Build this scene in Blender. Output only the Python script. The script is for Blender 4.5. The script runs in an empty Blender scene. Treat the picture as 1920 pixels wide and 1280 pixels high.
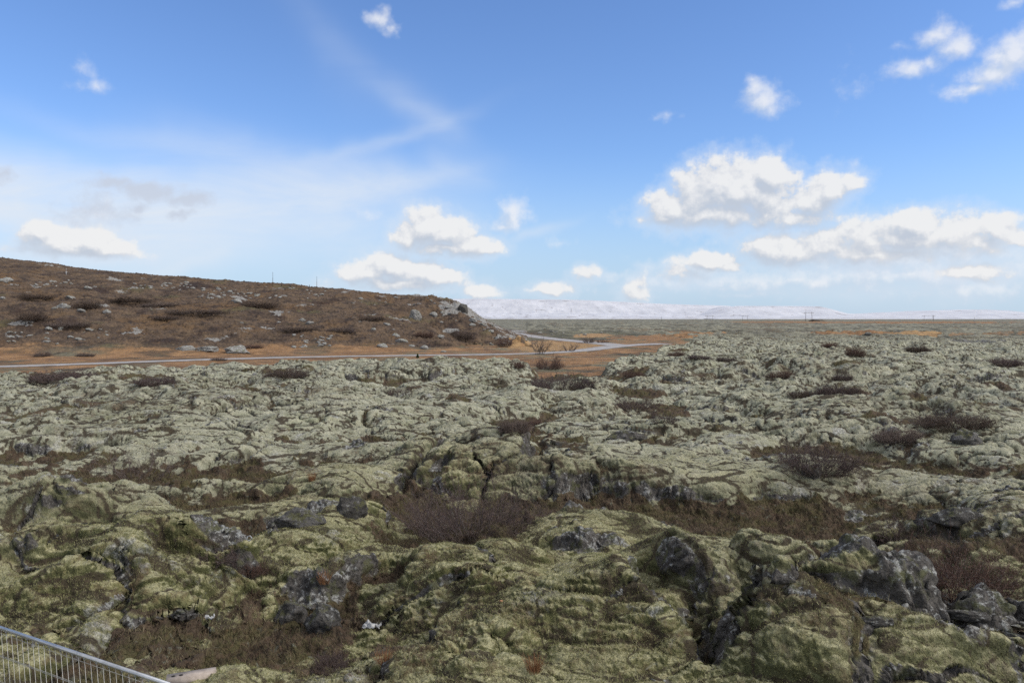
import bpy, math, random
import numpy as np
from concurrent.futures import ThreadPoolExecutor
from mathutils import Vector, Matrix

# ------------------------------------------------------------------ camera, sky, sun, exposure
sc = bpy.context.scene
COL = sc.collection
R = math.radians
F = 1507.0            # focal length in pixels of the 1920 px wide photograph
EYE = 5.5             # camera height in metres
HOR = 597.0           # the row of the horizon

cam_d = bpy.data.cameras.new("camera")
cam_d.sensor_width = 36.0
cam_d.lens = 36.0 * F / 1920.0
cam_d.shift_y = -(640.0 - HOR) / 1920.0
cam_d.clip_start = 0.1
cam_d.clip_end = 60000.0
cam = bpy.data.objects.new("camera", cam_d)
COL.objects.link(cam)
cam.location = (0, 0, EYE)
cam.rotation_euler = (R(90), 0, 0)
sc.camera = cam

SUN_AZ = R(102.0)      # to the right of the view direction
SUN_EL = R(38.0)
sun_d = bpy.data.lights.new("sun", 'SUN')
sun_d.energy = 2.1
sun_d.angle = R(24.0)
sun_d.color = (1.0, 0.94, 0.85)
sun = bpy.data.objects.new("sun", sun_d)
COL.objects.link(sun)
sdir = Vector((math.sin(SUN_AZ) * math.cos(SUN_EL), math.cos(SUN_AZ) * math.cos(SUN_EL), math.sin(SUN_EL)))
sun.rotation_euler = sdir.to_track_quat('Z', 'Y').to_euler()
sun.location = sdir * 300

sc.view_settings.view_transform = 'Standard'
sc.view_settings.look = 'None'
sc.view_settings.exposure = 0.55
sc.view_settings.gamma = 1.0
sc.view_settings.use_curve_mapping = False
sc.cycles.max_bounces = 6
sc.cycles.diffuse_bounces = 2
sc.cycles.glossy_bounces = 2
sc.cycles.use_denoising = False


class NT:
    """terse node building: every method returns an output socket"""
    def __init__(self, tree):
        self.t = tree

    def n(self, typ, **kw):
        nd = self.t.nodes.new(typ)
        for k, v in kw.items():
            setattr(nd, k, v)
        return nd

    def put(self, sock, v):
        if isinstance(v, bpy.types.NodeSocket):
            self.t.links.new(v, sock)
        else:
            sock.default_value = v

    def m(self, op, *a, clamp=False):
        nd = self.n('ShaderNodeMath', operation=op, use_clamp=clamp)
        for i, v in enumerate(a):
            self.put(nd.inputs[i], v)
        return nd.outputs[0]

    def v(self, op, *a):
        nd = self.n('ShaderNodeVectorMath', operation=op)
        for i, v in enumerate(a):
            self.put(nd.inputs[i], v)
        return nd.outputs['Value'] if op in ('LENGTH', 'DOT_PRODUCT', 'DISTANCE') else nd.outputs[0]

    def mr(self, v, a, b, c=0.0, d=1.0, smooth=True):
        nd = self.n('ShaderNodeMapRange', interpolation_type='SMOOTHSTEP' if smooth else 'LINEAR')
        for i, x in enumerate((v, a, b, c, d)):
            self.put(nd.inputs[i], x)
        return nd.outputs[0]

    def mix(self, f, a, b, mode='MIX'):
        nd = self.n('ShaderNodeMix', data_type='RGBA', blend_type=mode)
        self.put(nd.inputs[0], f)
        for i, x in ((6, a), (7, b)):
            self.put(nd.inputs[i], x if isinstance(x, bpy.types.NodeSocket) else (x[0], x[1], x[2], 1.0))
        return nd.outputs[2]

    def noise(self, vec, scale, detail=2.0, rough=0.5, dist=0.0, col=False, lac=2.0):
        nd = self.n('ShaderNodeTexNoise', noise_dimensions='3D')
        self.put(nd.inputs['Vector'], vec)
        nd.inputs['Scale'].default_value = scale
        nd.inputs['Detail'].default_value = detail
        nd.inputs['Roughness'].default_value = rough
        nd.inputs['Lacunarity'].default_value = lac
        nd.inputs['Distortion'].default_value = dist
        return nd.outputs['Color' if col else 'Fac']

    def xyz(self, x, y, z):
        nd = self.n('ShaderNodeCombineXYZ')
        for i, v in enumerate((x, y, z)):
            self.put(nd.inputs[i], v)
        return nd.outputs[0]

    def ramp(self, f, stops):
        nd = self.n('ShaderNodeValToRGB')
        self.put(nd.inputs[0], f)
        el = nd.color_ramp.elements
        while len(el) < len(stops):
            el.new(0.5)
        for e, (p, c) in zip(el, stops):
            e.position = p
            e.color = (c[0], c[1], c[2], 1.0)
        return nd.outputs[0]


def sky_at(px, py):
    """a direction of the sky as (azimuth, elevation) in units of a hundred pixels"""
    u, v = (px - 960) / F, (HOR - py) / F
    return math.atan(u) * F / 100, math.atan(v / math.sqrt(1 + u * u)) * F / 100


# cumulus clouds: (x, y, rx, ry, weight) of the puffs of each cloud
PUFFS = [
    # big cloud with a tower
    (1260, 395, 46, 36, 1), (1300, 375, 50, 45, 1), (1345, 355, 60, 52, 1), (1395, 365, 70, 58, 1),
    (1442, 336, 32, 38, 1.25), (1430, 370, 60, 55, 1), (1345, 400, 110, 30, 1), (1250, 412, 45, 16, .9), (1440, 405, 60, 24, .9),
    (1525, 380, 46, 38, .95), (1552, 362, 36, 34, .8), (1500, 408, 70, 18, .8), (1598, 340, 22, 18, .55),
    # centre pair
    (800, 430, 48, 34, 1.05), (770, 448, 34, 26, .9), (835, 442, 60, 32, 1), (880, 460, 52, 22, .95), (915, 464, 26, 14, .8), (840, 466, 80, 15, .9),
    (735, 503, 50, 30, 1.05), (690, 515, 54, 24, .95), (790, 515, 62, 26, 1), (835, 520, 36, 20, .9), (660, 516, 30, 18, .8), (750, 530, 110, 16, .9),
    # left low one and the grey puff over it
    (75, 442, 30, 20, .95), (110, 455, 50, 24, 1), (165, 456, 52, 27, 1), (210, 464, 36, 18, .85), (140, 470, 90, 14, .85),
    # right bank
    (1450, 468, 54, 28, 1), (1500, 478, 60, 22, .9), (1560, 465, 66, 34, .85), (1620, 452, 60, 38, .85), (1712, 424, 42, 26, 1.05), (1700, 448, 80, 34, .9),
    (1780, 440, 60, 36, .85), (1870, 428, 36, 24, .85), (1830, 455, 60, 26, .7), (1640, 478, 150, 18, .8), (1910, 445, 22, 14, .8),
    (1325, 492, 46, 18, 1.1), (1365, 502, 26, 13, .9), (1290, 510, 60, 18, .6), (1000, 543, 18, 10, .5), (1100, 515, 26, 14, .7),
    (1822, 510, 50, 16, .8),
    (1035, 543, 40, 14, .8), (905, 551, 34, 14, .8), (1192, 548, 28, 20, .75), (1200, 532, 20, 12, .5),
]
# thin, ragged or veiled clouds: no hard edge
SOFT = [
    (960, 405, 34, 34, 1.0), (945, 425, 24, 18, .8), (1055, 450, 26, 16, .55),
    (1425, 170, 32, 30, .9), (1435, 195, 42, 26, .9), (1418, 152, 24, 14, .7),
    (1755, 65, 30, 24, .85), (1795, 80, 36, 28, .9), (1712, 128, 42, 18, .9), (1748, 118, 36, 18, .7), (1775, 105, 24, 18, .5),
    (1900, 112, 46, 36, 1.1), (1862, 142, 50, 28, 1), (1815, 172, 50, 16, .85), (1940, 95, 50, 36, 1), (1790, 182, 26, 8, .6),
    (715, 34, 26, 16, .8), (735, 50, 20, 12, .6), (155, 130, 24, 22, .5), (175, 160, 34, 16, .5), (1255, 218, 34, 11, .45),
    (1590, 165, 34, 40, .35), (1905, 4, 22, 14, .6), (1690, 92, 60, 9, .3), (180, 405, 44, 28, .6), (1608, 300, 14, 22, .4),
    (1700, 515, 270, 40, .75), (1500, 525, 260, 28, .65), (1250, 530, 160, 24, .62), (1650, 480, 190, 40, .8), (1850, 545, 160, 24, .65), (1150, 520, 60, 14, .5), (1400, 550, 120, 12, .5),
    (700, 400, 26, 14, .4), (1290, 505, 110, 26, .6), (1540, 455, 160, 30, .6), (1800, 470, 160, 50, .6), (1480, 545, 90, 22, .5),
]
SCUD = [(225, 345, 50, 12, .8), (290, 360, 50, 16, .9), (345, 372, 40, 14, .8), (262, 384, 16, 8, .7), (335, 402, 22, 7, .7), (185, 398, 50, 24, .6), (5, 322, 16, 14, .6)]
# the thin white veil on the left and its streaks: (x, y, rx, ry, turn in degrees, weight)
VEIL = [
    (40, 345, 330, 50, 4, .7), (180, 400, 420, 60, 4, .75), (420, 395, 330, 55, 4, .7), (620, 365, 210, 45, -6, .6), (90, 480, 260, 46, -4, .45),
    (560, 320, 200, 40, 12, .34), (790, 340, 95, 20, -14, .42), (840, 315, 60, 22, 35, .26), (720, 265, 150, 14, -20, .30), (800, 222, 70, 22, 28, .22),
    (730, 165, 150, 34, 36, .15), (600, 80, 120, 40, 60, .05), (330, 490, 110, 14, -18, .35), (1010, 435, 60, 8, -14, .4), (300, 270, 260, 20, 8, .2),
    (1880, 500, 230, 60, -4, .4), (1500, 540, 420, 22, 0, .25),
]

world = bpy.data.worlds.new("World")
sc.world = world
world.use_nodes = True
wt = world.node_tree
wt.nodes.clear()


def cloud_group(name, puffs, wamp, damp, wscale, dscale, rough):
    g = bpy.data.node_groups.new(name, 'ShaderNodeTree')
    g.interface.new_socket('Vector', in_out='INPUT', socket_type='NodeSocketVector')
    g.interface.new_socket('Density', in_out='OUTPUT', socket_type='NodeSocketFloat')
    b = NT(g)
    gi, go = b.n('NodeGroupInput'), b.n('NodeGroupOutput')
    p = gi.outputs[0]
    w = b.v('SUBTRACT', b.noise(p, wscale, 3.0, 0.55, col=True), (0.5, 0.5, 0.5))
    q = b.v('MULTIPLY_ADD', w, (wamp, wamp * 0.75, 0.0), p)
    q = b.v('MULTIPLY', q, (1.0, 1.0, 0.0))
    best = None
    for (x, y, rx, ry, wt_) in puffs:
        cx, cy = sky_at(x, y)
        k = (100.0 / rx, 100.0 / ry)
        l = b.v('LENGTH', b.v('MULTIPLY_ADD', q, (k[0], k[1], 0), (-cx * k[0], -cy * k[1], 0)))
        f = b.m('MULTIPLY_ADD', l, -wt_ / 1.5, wt_)
        if best is None:
            best = f
        else:
            nd = b.n('ShaderNodeMath', operation='SMOOTH_MAX')
            b.put(nd.inputs[0], best); b.put(nd.inputs[1], f); nd.inputs[2].default_value = 0.12
            best = nd.outputs[0]
    d = b.noise(p, dscale, 6.0, rough)
    out = b.m('MULTIPLY_ADD', b.m('SUBTRACT', d, 0.5), damp, best)
    b.put(go.inputs[0], out)
    return g


def build_sky():
    b = NT(wt)
    tc = b.n('ShaderNodeTexCoord')
    d = tc.outputs['Generated']
    sx = b.n('ShaderNodeSeparateXYZ'); b.put(sx.inputs[0], d)
    x, y, z = sx.outputs
    az = b.m('ARCTAN2', x, y)
    el = b.m('ARCSINE', z)
    K = F / 100
    p = b.xyz(b.m('MULTIPLY', az, K), b.m('MULTIPLY', el, K), 0.0)
    sky = b.n('ShaderNodeTexSky', sky_type='NISHITA', sun_disc=False)
    sky.sun_elevation = SUN_EL
    sky.sun_rotation = SUN_AZ
    sky.altitude = 60
    sky.air_density = 1.0
    sky.dust_density = 0.25
    sky.ozone_density = 1.4
    base = b.mix(1.0, sky.outputs[0], SKY_TINT, 'MULTIPLY')
    e01 = b.m('MULTIPLY', el, K)
    # paler air towards the horizon
    low = b.mr(e01, 0.0, 3.2, 0.78, 0.0)
    base = b.mix(low, base, (4.35, 5.75, 7.5))
    # veil
    veil = None
    vw = b.v('SUBTRACT', b.noise(p, 0.45, 3.0, 0.55, col=True), (0.5, 0.5, 0.5))
    pv = b.v('MULTIPLY', b.v('MULTIPLY_ADD', vw, (1.6, 0.7, 0), p), (1, 1, 0))
    for (px, py, rx, ry, turn, wgt) in VEIL:
        cx, cy = sky_at(px, py)
        t = R(-turn)
        r = b.v('SUBTRACT', pv, (cx, cy, 0))
        a1 = b.v('DOT_PRODUCT', r, (math.cos(t) * 100 / rx, math.sin(t) * 100 / rx, 0))
        a2 = b.v('DOT_PRODUCT', r, (-math.sin(t) * 100 / ry, math.cos(t) * 100 / ry, 0))
        l2 = b.m('MULTIPLY_ADD', a1, a1, b.m('MULTIPLY', a2, a2))
        f = b.m('MULTIPLY', b.m('POWER', 2.718, b.m('MULTIPLY', l2, -1.0)), wgt)
        veil = f if veil is None else b.m('ADD', veil, b.m('MULTIPLY', f, b.m('SUBTRACT', 1.0, veil)))
    fib = b.noise(b.v('MULTIPLY', p, (0.35, 1.3, 0)), 0.8, 5.0, 0.6, dist=0.6)
    veil = b.m('MULTIPLY', veil, b.mr(fib, 0.25, 0.75, 0.6, 1.15), clamp=True)
    base = b.mix(veil, base, (6.9, 7.5, 8.3))
    # ragged soft clouds
    gs = cloud_group('soft_cloud_density', SOFT, 0.6, 1.1, 1.6, 2.3, 0.62)
    n1 = b.n('ShaderNodeGroup', node_tree=gs); b.put(n1.inputs[0], p)
    n2 = b.n('ShaderNodeGroup', node_tree=gs); b.put(n2.inputs[0], b.v('ADD', p, (0.1, 0.16, 0)))
    a = b.mr(n1.outputs[0], 0.12, 0.95)
    sh = b.mr(b.m('SUBTRACT', n1.outputs[0], n2.outputs[0]), -0.22, 0.28)
    base = b.mix(b.m('MULTIPLY', a, 0.86), base, b.mix(sh, (6.0, 6.6, 7.6), (8.0, 8.15, 8.5)))
    # torn grey scud in front of the veil
    gg = cloud_group('scud_density', SCUD, 0.7, 1.5, 1.6, 2.2, 0.66)
    n3 = b.n('ShaderNodeGroup', node_tree=gg); b.put(n3.inputs[0], p)
    base = b.mix(b.mr(n3.outputs[0], 0.0, 0.7, 0, .8), base, (5.3, 5.8, 6.8))
    # cumulus
    gc = cloud_group('cumulus_density', PUFFS, 0.36, 0.90, 2.4, 2.9, 0.6)
    n1 = b.n('ShaderNodeGroup', node_tree=gc); b.put(n1.inputs[0], p)
    n2 = b.n('ShaderNodeGroup', node_tree=gc); b.put(n2.inputs[0], b.v('ADD', p, (0.07, 0.17, 0)))
    D = n1.outputs[0]
    sh = b.mr(b.m('ADD', b.m('SUBTRACT', D, n2.outputs[0]), b.m('MULTIPLY', b.m('SUBTRACT', b.noise(p, 1.1, 3, .55), .5), .35)), -0.24, 0.28)
    a = b.mr(D, 0.10, b.m('ADD', 0.10, b.mr(sh, 0.1, .95, .70, .28)))
    cc = b.ramp(sh, [(0.0, (0.61, 0.67, 0.77)), (0.5, (0.77, 0.80, 0.855)), (0.85, (0.90, 0.91, 0.935)), (1.0, (0.99, 0.99, 0.99))])
    cc = b.mix(1.0, cc, (8.15, 8.15, 8.15), 'MULTIPLY')
    veil2 = b.mr(D, -0.22, 0.25, 0, .38)
    base = b.mix(veil2, base, (6.6, 7.3, 8.3))
    base = b.mix(b.m('MULTIPLY', a, 0.93), base, cc)
    # unseen broken cloud overhead and behind, added to neutralise the ambient light
    side = b.m('MAXIMUM', b.mr(el, R(27), R(42)), b.mr(b.m('ABSOLUTE', az), R(48), R(75)))
    cov = b.mr(b.noise(b.v('MULTIPLY', d, (1, 1, 1.6)), 2.3, 5, .6), .36, .60, 0, .95)
    base = b.mix(b.m('MULTIPLY', side, cov), base, (9.0, 8.9, 8.7))
    bg = b.n('ShaderNodeBackground'); b.put(bg.inputs[0], base)
    bg.inputs[1].default_value = SKY_STRENGTH
    out = b.n('ShaderNodeOutputWorld')
    wt.links.new(bg.outputs[0], out.inputs[0])


SKY_TINT = (0.96, 1.20, 1.62)
SKY_STRENGTH = 0.074
build_sky()
world.cycles.sampling_method = 'MANUAL'
world.cycles.sample_map_resolution = 512

# ------------------------------------------------------------------ noise
rng = np.random.default_rng(7)
PERM = np.concatenate([rng.permutation(256)] * 2).astype(np.int32)
_g = rng.normal(size=(256, 3)).astype(np.float32)
GRAD = _g / np.linalg.norm(_g, axis=1, keepdims=True)
_a = rng.uniform(0, 2 * np.pi, 256)
GRAD2 = np.stack([np.cos(_a), np.sin(_a)], 1).astype(np.float32)
POOL = ThreadPoolExecutor(4)


def par(f, *arrs):
    shp = arrs[0].shape
    flat = [np.ascontiguousarray(a, dtype=np.float32).ravel() for a in arrs]
    n = flat[0].size
    if n < 20000:
        return f(*flat).reshape(shp)
    cuts = np.linspace(0, n, max(5, n // 60000 + 2)).astype(int)
    parts = list(POOL.map(lambda i: f(*[a[cuts[i]:cuts[i + 1]] for a in flat]), range(len(cuts) - 1)))
    return np.concatenate(parts).reshape(shp)


def _fade(t):
    return t * t * t * (t * (t * 6 - 15) + 10)


def _p2(x, y, seed):
    xi, yi = np.floor(x), np.floor(y)
    xf, yf = x - xi, y - yi
    xi = (xi.astype(np.int32) + seed * 37) & 255
    yi = (yi.astype(np.int32) + seed * 91) & 255
    u, v = _fade(xf), _fade(yf)
    x1, y1 = (xi + 1) & 255, (yi + 1) & 255
    def g(a, b, dx, dy):
        q = GRAD2[PERM[PERM[a] + b]]
        return q[:, 0] * dx + q[:, 1] * dy
    n00 = g(xi, yi, xf, yf); n10 = g(x1, yi, xf - 1, yf)
    n01 = g(xi, y1, xf, yf - 1); n11 = g(x1, y1, xf - 1, yf - 1)
    a = n00 + u * (n10 - n00)
    c = n01 + u * (n11 - n01)
    return (a + v * (c - a)) * 1.45


def _p3(x, y, z, seed):
    xi, yi, zi = np.floor(x), np.floor(y), np.floor(z)
    xf, yf, zf = x - xi, y - yi, z - zi
    xi = (xi.astype(np.int32) + seed * 37) & 255
    yi = (yi.astype(np.int32) + seed * 91) & 255
    zi = (zi.astype(np.int32) + seed * 53) & 255
    u, v, w = _fade(xf), _fade(yf), _fade(zf)
    r = 0
    for dx in (0, 1):
        A = PERM[(xi + dx) & 255]
        wx = u if dx else 1 - u
        for dy in (0, 1):
            B = PERM[A + ((yi + dy) & 255)]
            wy = wx * (v if dy else 1 - v)
            for dz in (0, 1):
                q = GRAD[PERM[B + ((zi + dz) & 255)]]
                r = r + wy * (w if dz else 1 - w) * (q[:, 0] * (xf - dx) + q[:, 1] * (yf - dy) + q[:, 2] * (zf - dz))
    return r * 1.6


def _worley(x, y, seed):
    xi, yi = np.floor(x), np.floor(y)
    xf, yf = x - xi, y - yi
    xi = xi.astype(np.int32) + seed * 37; yi = yi.astype(np.int32) + seed * 91
    f1 = np.full(x.shape, 9., np.float32); f2 = f1.copy(); h = np.zeros_like(f1); ox = h.copy(); oy = h.copy()
    for dx in (-1, 0, 1):
        for dy in (-1, 0, 1):
            k = PERM[PERM[(xi + dx) & 255] + ((yi + dy) & 255)]
            a = dx + RND[k, 0] - xf; b_ = dy + RND[k, 1] - yf
            d = np.sqrt(a * a + b_ * b_)
            closer = d < f1
            f2 = np.where(closer, f1, np.minimum(f2, d))
            f1 = np.where(closer, d, f1)
            h = np.where(closer, RND[k, 2] * 2 - 1 - a * (RND[k, 3] * 2 - 1) - b_ * (RND[k, 4] * 2 - 1), h)
    return np.stack([f2 - f1, h], 1)


RND = rng.uniform(0, 1, (256, 5)).astype(np.float32)


def blocks(x, y, s, seed):
    """broken slabs: distance to the nearest crack, and the height of each tilted block"""
    shp = x.shape
    xs, ys = x.ravel() / s, y.ravel() / s
    cuts = np.linspace(0, xs.size, max(5, xs.size // 60000 + 2)).astype(int)
    r = np.concatenate(list(POOL.map(lambda i: _worley(xs[cuts[i]:cuts[i + 1]], ys[cuts[i]:cuts[i + 1]], seed), range(len(cuts) - 1))))
    return r[:, 0].reshape(shp), r[:, 1].reshape(shp)


def p2(x, y, s, seed):
    return par(lambda a, b: _p2(a / s, b / s, seed), x, y)


def p3(x, y, z, s, seed):
    return par(lambda a, b, c: _p3(a / s, b / s, c / s, seed), x, y, z)


def fbm(x, y, s, seed, octs=4, gain=0.5):
    r, a = 0, 1.0
    for i in range(octs):
        r = r + a * p2(x, y, s / 2 ** i, seed + i)
        a *= gain
    return r


def sstep(a, b, x):
    t = np.clip((x - a) / (b - a), 0, 1)
    return t * t * (3 - 2 * t)


def P(px, py, z=0.0):
    """the point at height z seen at a pixel of the photograph"""
    d = (EYE - z) * F / (py - HOR)
    return (px - 960) / F * d, d


# ------------------------------------------------------------------ the ground: one polar sheet round the viewer, out to 12 km
CEN = (0.0, -4.0)
_th = np.concatenate([np.linspace(-180, -41, 60)[:-1], np.linspace(-41, 41, 1640), np.linspace(41, 180, 60)[1:]])
TH = np.radians(_th).astype(np.float64)
rr = [3.0]
while rr[-1] < 12500:
    d = rr[-1] - 4
    if d < 7: s = 0.25
    elif d < 9.5: s = 0.08
    elif d < 30: s = max(0.026, 0.0020 * d)
    elif d < 260: s = 0.0027 * d
    else: s = 0.0030 * d * max(1.0, d / 420)
    rr.append(rr[-1] + s)
RR = np.array(rr)
print("ground rows", len(RR), "cols", len(TH))
GX = (CEN[0] + RR[:, None] * np.sin(TH)[None, :]).astype(np.float32)
GY = (CEN[1] + RR[:, None] * np.cos(TH)[None, :]).astype(np.float32)

# hill and lava outlines as functions of bearing from the camera (tabulated at u = x / y)
PXT = np.array([-700, -300, 0, 120, 290, 420, 520, 620, 700, 770, 830, 856, 872, 890, 905, 925, 950, 985, 1000], float)
CRY = np.array([440, 455, 484, 499, 517, 526, 533, 541, 549, 555, 559, 565, 575, 590, 600, 612, 626, 643, 650], float)
CRD = np.array([260, 250, 236, 238, 242, 244, 245, 244, 240, 234, 226, 220, 216, 210, 205, 199, 190, 176, 170], float)
FTY = np.array([674, 673, 671, 670, 667, 664, 662, 660, 658, 657, 656, 655.5, 655, 654.5, 654, 653, 651, 648, 650], float)
LVX = np.array([-900, 0, 150, 300, 430, 560, 700, 800, 880, 930, 985, 1010, 1060, 1110, 1150, 1200, 1235, 1262, 1300, 1400, 1600, 1920, 2600], float)
LVY = np.array([712, 706, 700, 694, 690, 685, 678, 675, 677, 683, 694, 706, 716, 708, 694, 676, 662, 651, 645, 642, 640, 638, 637], float)
ROAD = [(-500, 701), (-200, 693), (0, 687.5), (150, 683), (300, 677), (430, 673), (560, 669.5), (700, 667.3), (850, 665.6), (960, 664.2), (1040, 661.5), (1090, 657.5),
        (1125, 653), (1160, 648.5), (1200, 646), (1245, 644.2)]
BRANCH = [(1168, 648.2), (1140, 645.2), (1112, 642.4), (1085, 639.8), (1055, 637.2), (1025, 634), (1000, 630.5), (978, 627), (955, 624)]


def spline(pts, step):
    q = np.array([P(*p) for p in pts])
    s = np.concatenate([[0], np.cumsum(np.hypot(*np.diff(q, axis=0).T))])
    t = np.arange(0, s[-1], step)
    out = np.stack([np.interp(t, s, q[:, i]) for i in (0, 1)], 1)
    k = np.ones(9) / 9
    pad = np.pad(out, ((4, 4), (0, 0)), mode='edge')
    sm = np.stack([np.convolve(pad[:, i], k, 'valid') for i in (0, 1)], 1)
    sm[0], sm[-1] = out[0], out[-1]
    return sm


ROADC = spline(ROAD, 1.5)
BRANCHC = spline(BRANCH, 1.5)


def dist_to(path, x, y):
    def f(a, b):
        best = np.full(a.shape, 1e9, np.float32)
        for cx, cy in path:
            np.minimum(best, (a - cx) ** 2 + (b - cy) ** 2, out=best)
        return np.sqrt(best)
    out = np.full(x.shape, 99.0, np.float32)
    sel = (x > path[:, 0].min() - 14) & (x < path[:, 0].max() + 14) & (y > path[:, 1].min() - 14) & (y < path[:, 1].max() + 14)
    out[sel] = par(f, x[sel], y[sel])
    return out


# named rises (+) and hollows (-) of the lava: px, py, z where seen, half width m, half depth m, height m, turn, squareness
FEAT = [
    # x, y, z0, rx, ry, h, turn
    (890, 865, .8, 2.6, 2.8, 1.05, 20), (960, 840, .8, 1.6, 2.4, .8, 0),
    (1190, 915, .6, 3.0, 2.4, .7, -12), (1330, 965, .5, 2.6, 1.6, .85, -24), (1520, 925, .5, 2.9, 1.1, .75, -12), (1400, 880, .6, 3.0, 2.0, .6, -10),
    (1150, 960, .5, 1.3, 1.1, .65, -30), (1100, 1010, .4, 1.2, .8, .6, -20),
    (190, 935, .5, 2.6, 1.6, .85, 10), (300, 995, .4, 1.9, .9, .6, 5), (170, 1085, .5, 2.2, 1.5, 1.2, 14), (330, 1110, .3, 1.2, 1.0, .7, 0), (40, 980, .4, 1.6, 1.2, .7, 0),
    (630, 905, .4, 1.7, .9, .55, 8), (540, 1020, .4, 1.5, .9, .65, 12), (680, 990, .2, 1.3, 1.0, .4, 0), (650, 930, .3, 1.2, .7, .4, 0),
    (860, 1110, .35, 1.9, 1.4, .65, 10), (670, 1105, .25, 1.0, 1.0, .5, 0), (1000, 1090, .3, 1.3, 1.1, .5, 0), (900, 1190, .35, 1.9, 1.0, .5, 0), (1130, 1190, .3, 1.4, .9, .5, 0),
    (1290, 1090, .7, 2.4, 1.6, 1.0, -20), (1440, 1150, .75, 2.2, 1.5, .95, -22), (1180, 1075, .6, 1.4, 1.2, .7, -10), (1600, 1240, .55, 1.6, 1.2, .9, -20),
    (1560, 1105, .5, 1.7, .7, .8, -22), (1410, 1060, .4, 1.2, .6, .5, -15),
    (1860, 955, .8, 2.7, 1.5, 1.2, 6), (1740, 965, .4, 1.3, .8, .7, -20), (1840, 1040, .7, 3.2, 1.7, 1.0, 4), (1720, 1065, .4, .9, .7, .6, 0),
    (1820, 1195, .55, 2.2, 1.2, .85, -12), (1920, 1250, .5, 1.0, .8, .7, 0),
    (560, 860, .4, 2.6, 1.5, .6, 14), (80, 830, .3, 4.0, 1.5, .4, 0), (250, 790, .5, 7, 6, .8, 0), (620, 760, .6, 9, 8, .9, 0), (1500, 770, .5, 8, 7, .7, 0), (1750, 800, .5, 6, 6, .5, 0),
    (1180, 800, .3, 3.4, 3, .5, 0), (860, 690, .8, 10, 9, .6, 0), (1400, 680, .9, 18, 16, .9, 0), (1700, 690, .7, 16, 14, .7, 0), (1600, 880, .4, 2.6, 1.6, .4, 0),
    # hollows
    (1420, 1010, -.4, 5.2, 1.6, -1.15, -6), (1600, 990, -.3, 2.6, 1.4, -.9, 0), (1260, 985, -.3, 3.0, .9, -.8, -14), (1700, 1030, -.3, 1.5, 1.2, -.7, 0),
    (1600, 1150, -.1, 2.4, .5, -.7, -26), (1720, 1110, -.2, 2.2, .8, -.9, 0),
    (880, 985, -.3, 2.8, 1.5, -.9, 0), (380, 910, -.2, 4.2, 1.3, -.85, 6), (520, 895, -.2, 3.2, 1.2, -.75, 6), (240, 965, -.1, 2.4, .6, -.6, 4), (420, 965, -.1, 1.8, .9, -.7, 0),
    (390, 1050, -.2, 1.7, 1.1, -.8, 0), (90, 1030, -.1, 1.8, .6, -.6, 0), (760, 1045, -.1, 1.6, .9, -.45, 0), (690, 1175, -.4, .8, .7, -.9, 0), (620, 1240, -.2, 2.0, .9, -.6, 0),
    (360, 1190, -.3, 1.3, .5, -.6, 0), (40, 1190, -.3, 1.2, .5, -.5, 0), (1060, 1130, .0, 1.5, .6, -.4, 0), (1440, 1262, -.5, 1.4, .8, -1.0, 0), (1250, 1255, -.5, .7, 1.2, -1.0, 10), (1720, 1180, 0, 1.0, .4, -.6, -40),
    (100, 868, -.1, 2.2, .7, -1.0, 18), (740, 730, -.4, 4.2, 3.0, -1.5, 14), (1055, 722, -.3, 5.6, 4.6, -1.3, 0), (690, 700, .2, 3.0, 2.0, -.6, 20), (1250, 775, -.1, 2.6, 3.0, -.8, 30), (1190, 752, -.1, 2.6, 2.6, -.7, 30),
    (1540, 872, -.2, 2.6, 1.4, -.7, 0), (1690, 825, -.2, 2.2, 1.6, -.6, 0), (1800, 790, -.1, 3.6, 2.0, -.6, 0), (1560, 735, -.1, 3.0, 2.6, -.7, 0), (700, 845, 0, 2.0, 1.2, -.55, 40),
    (975, 800, -.1, 2.6, 1.6, -.5, 0), (1700, 905, -.2, 2.6, 1.0, -.6, 0), (1320, 690, 0, 7, 4, -.8, 0), (1620, 660, 0, 9, 7, -.7, 0),
]
# dark clefts in the rock: lists of pixels, width m, depth m
CLEFT = [
    ([(1010, 820), (1003, 850), (1012, 880), (1000, 905)], .30, .9), ([(40, 872), (90, 872), (140, 858), (175, 848)], .30, .7),
    ([(400, 880), (450, 862), (500, 838), (560, 832)], .28, .6), ([(650, 712), (700, 722), (745, 735)], .9, .9), ([(735, 735), (800, 732)], .9, .9),
    ([(740, 912), (790, 890), (850, 870)], .2, .5), ([(1240, 985), (1330, 990), (1420, 985)], .3, .5), ([(1345, 870), (1420, 862)], .3, .6),
    ([(1310, 1185), (1325, 1280)], .22, .8), ([(1690, 1130), (1720, 1180), (1760, 1260)], .2, .6), ([(1120, 780), (1200, 768), (1250, 772)], .5, .5),
    ([(1440, 705), (1380, 716), (1320, 722)], .6, .6), ([(1700, 742), (1790, 738), (1880, 748)], .5, .6), ([(820, 905), (740, 920)], .2, .5),
]


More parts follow.
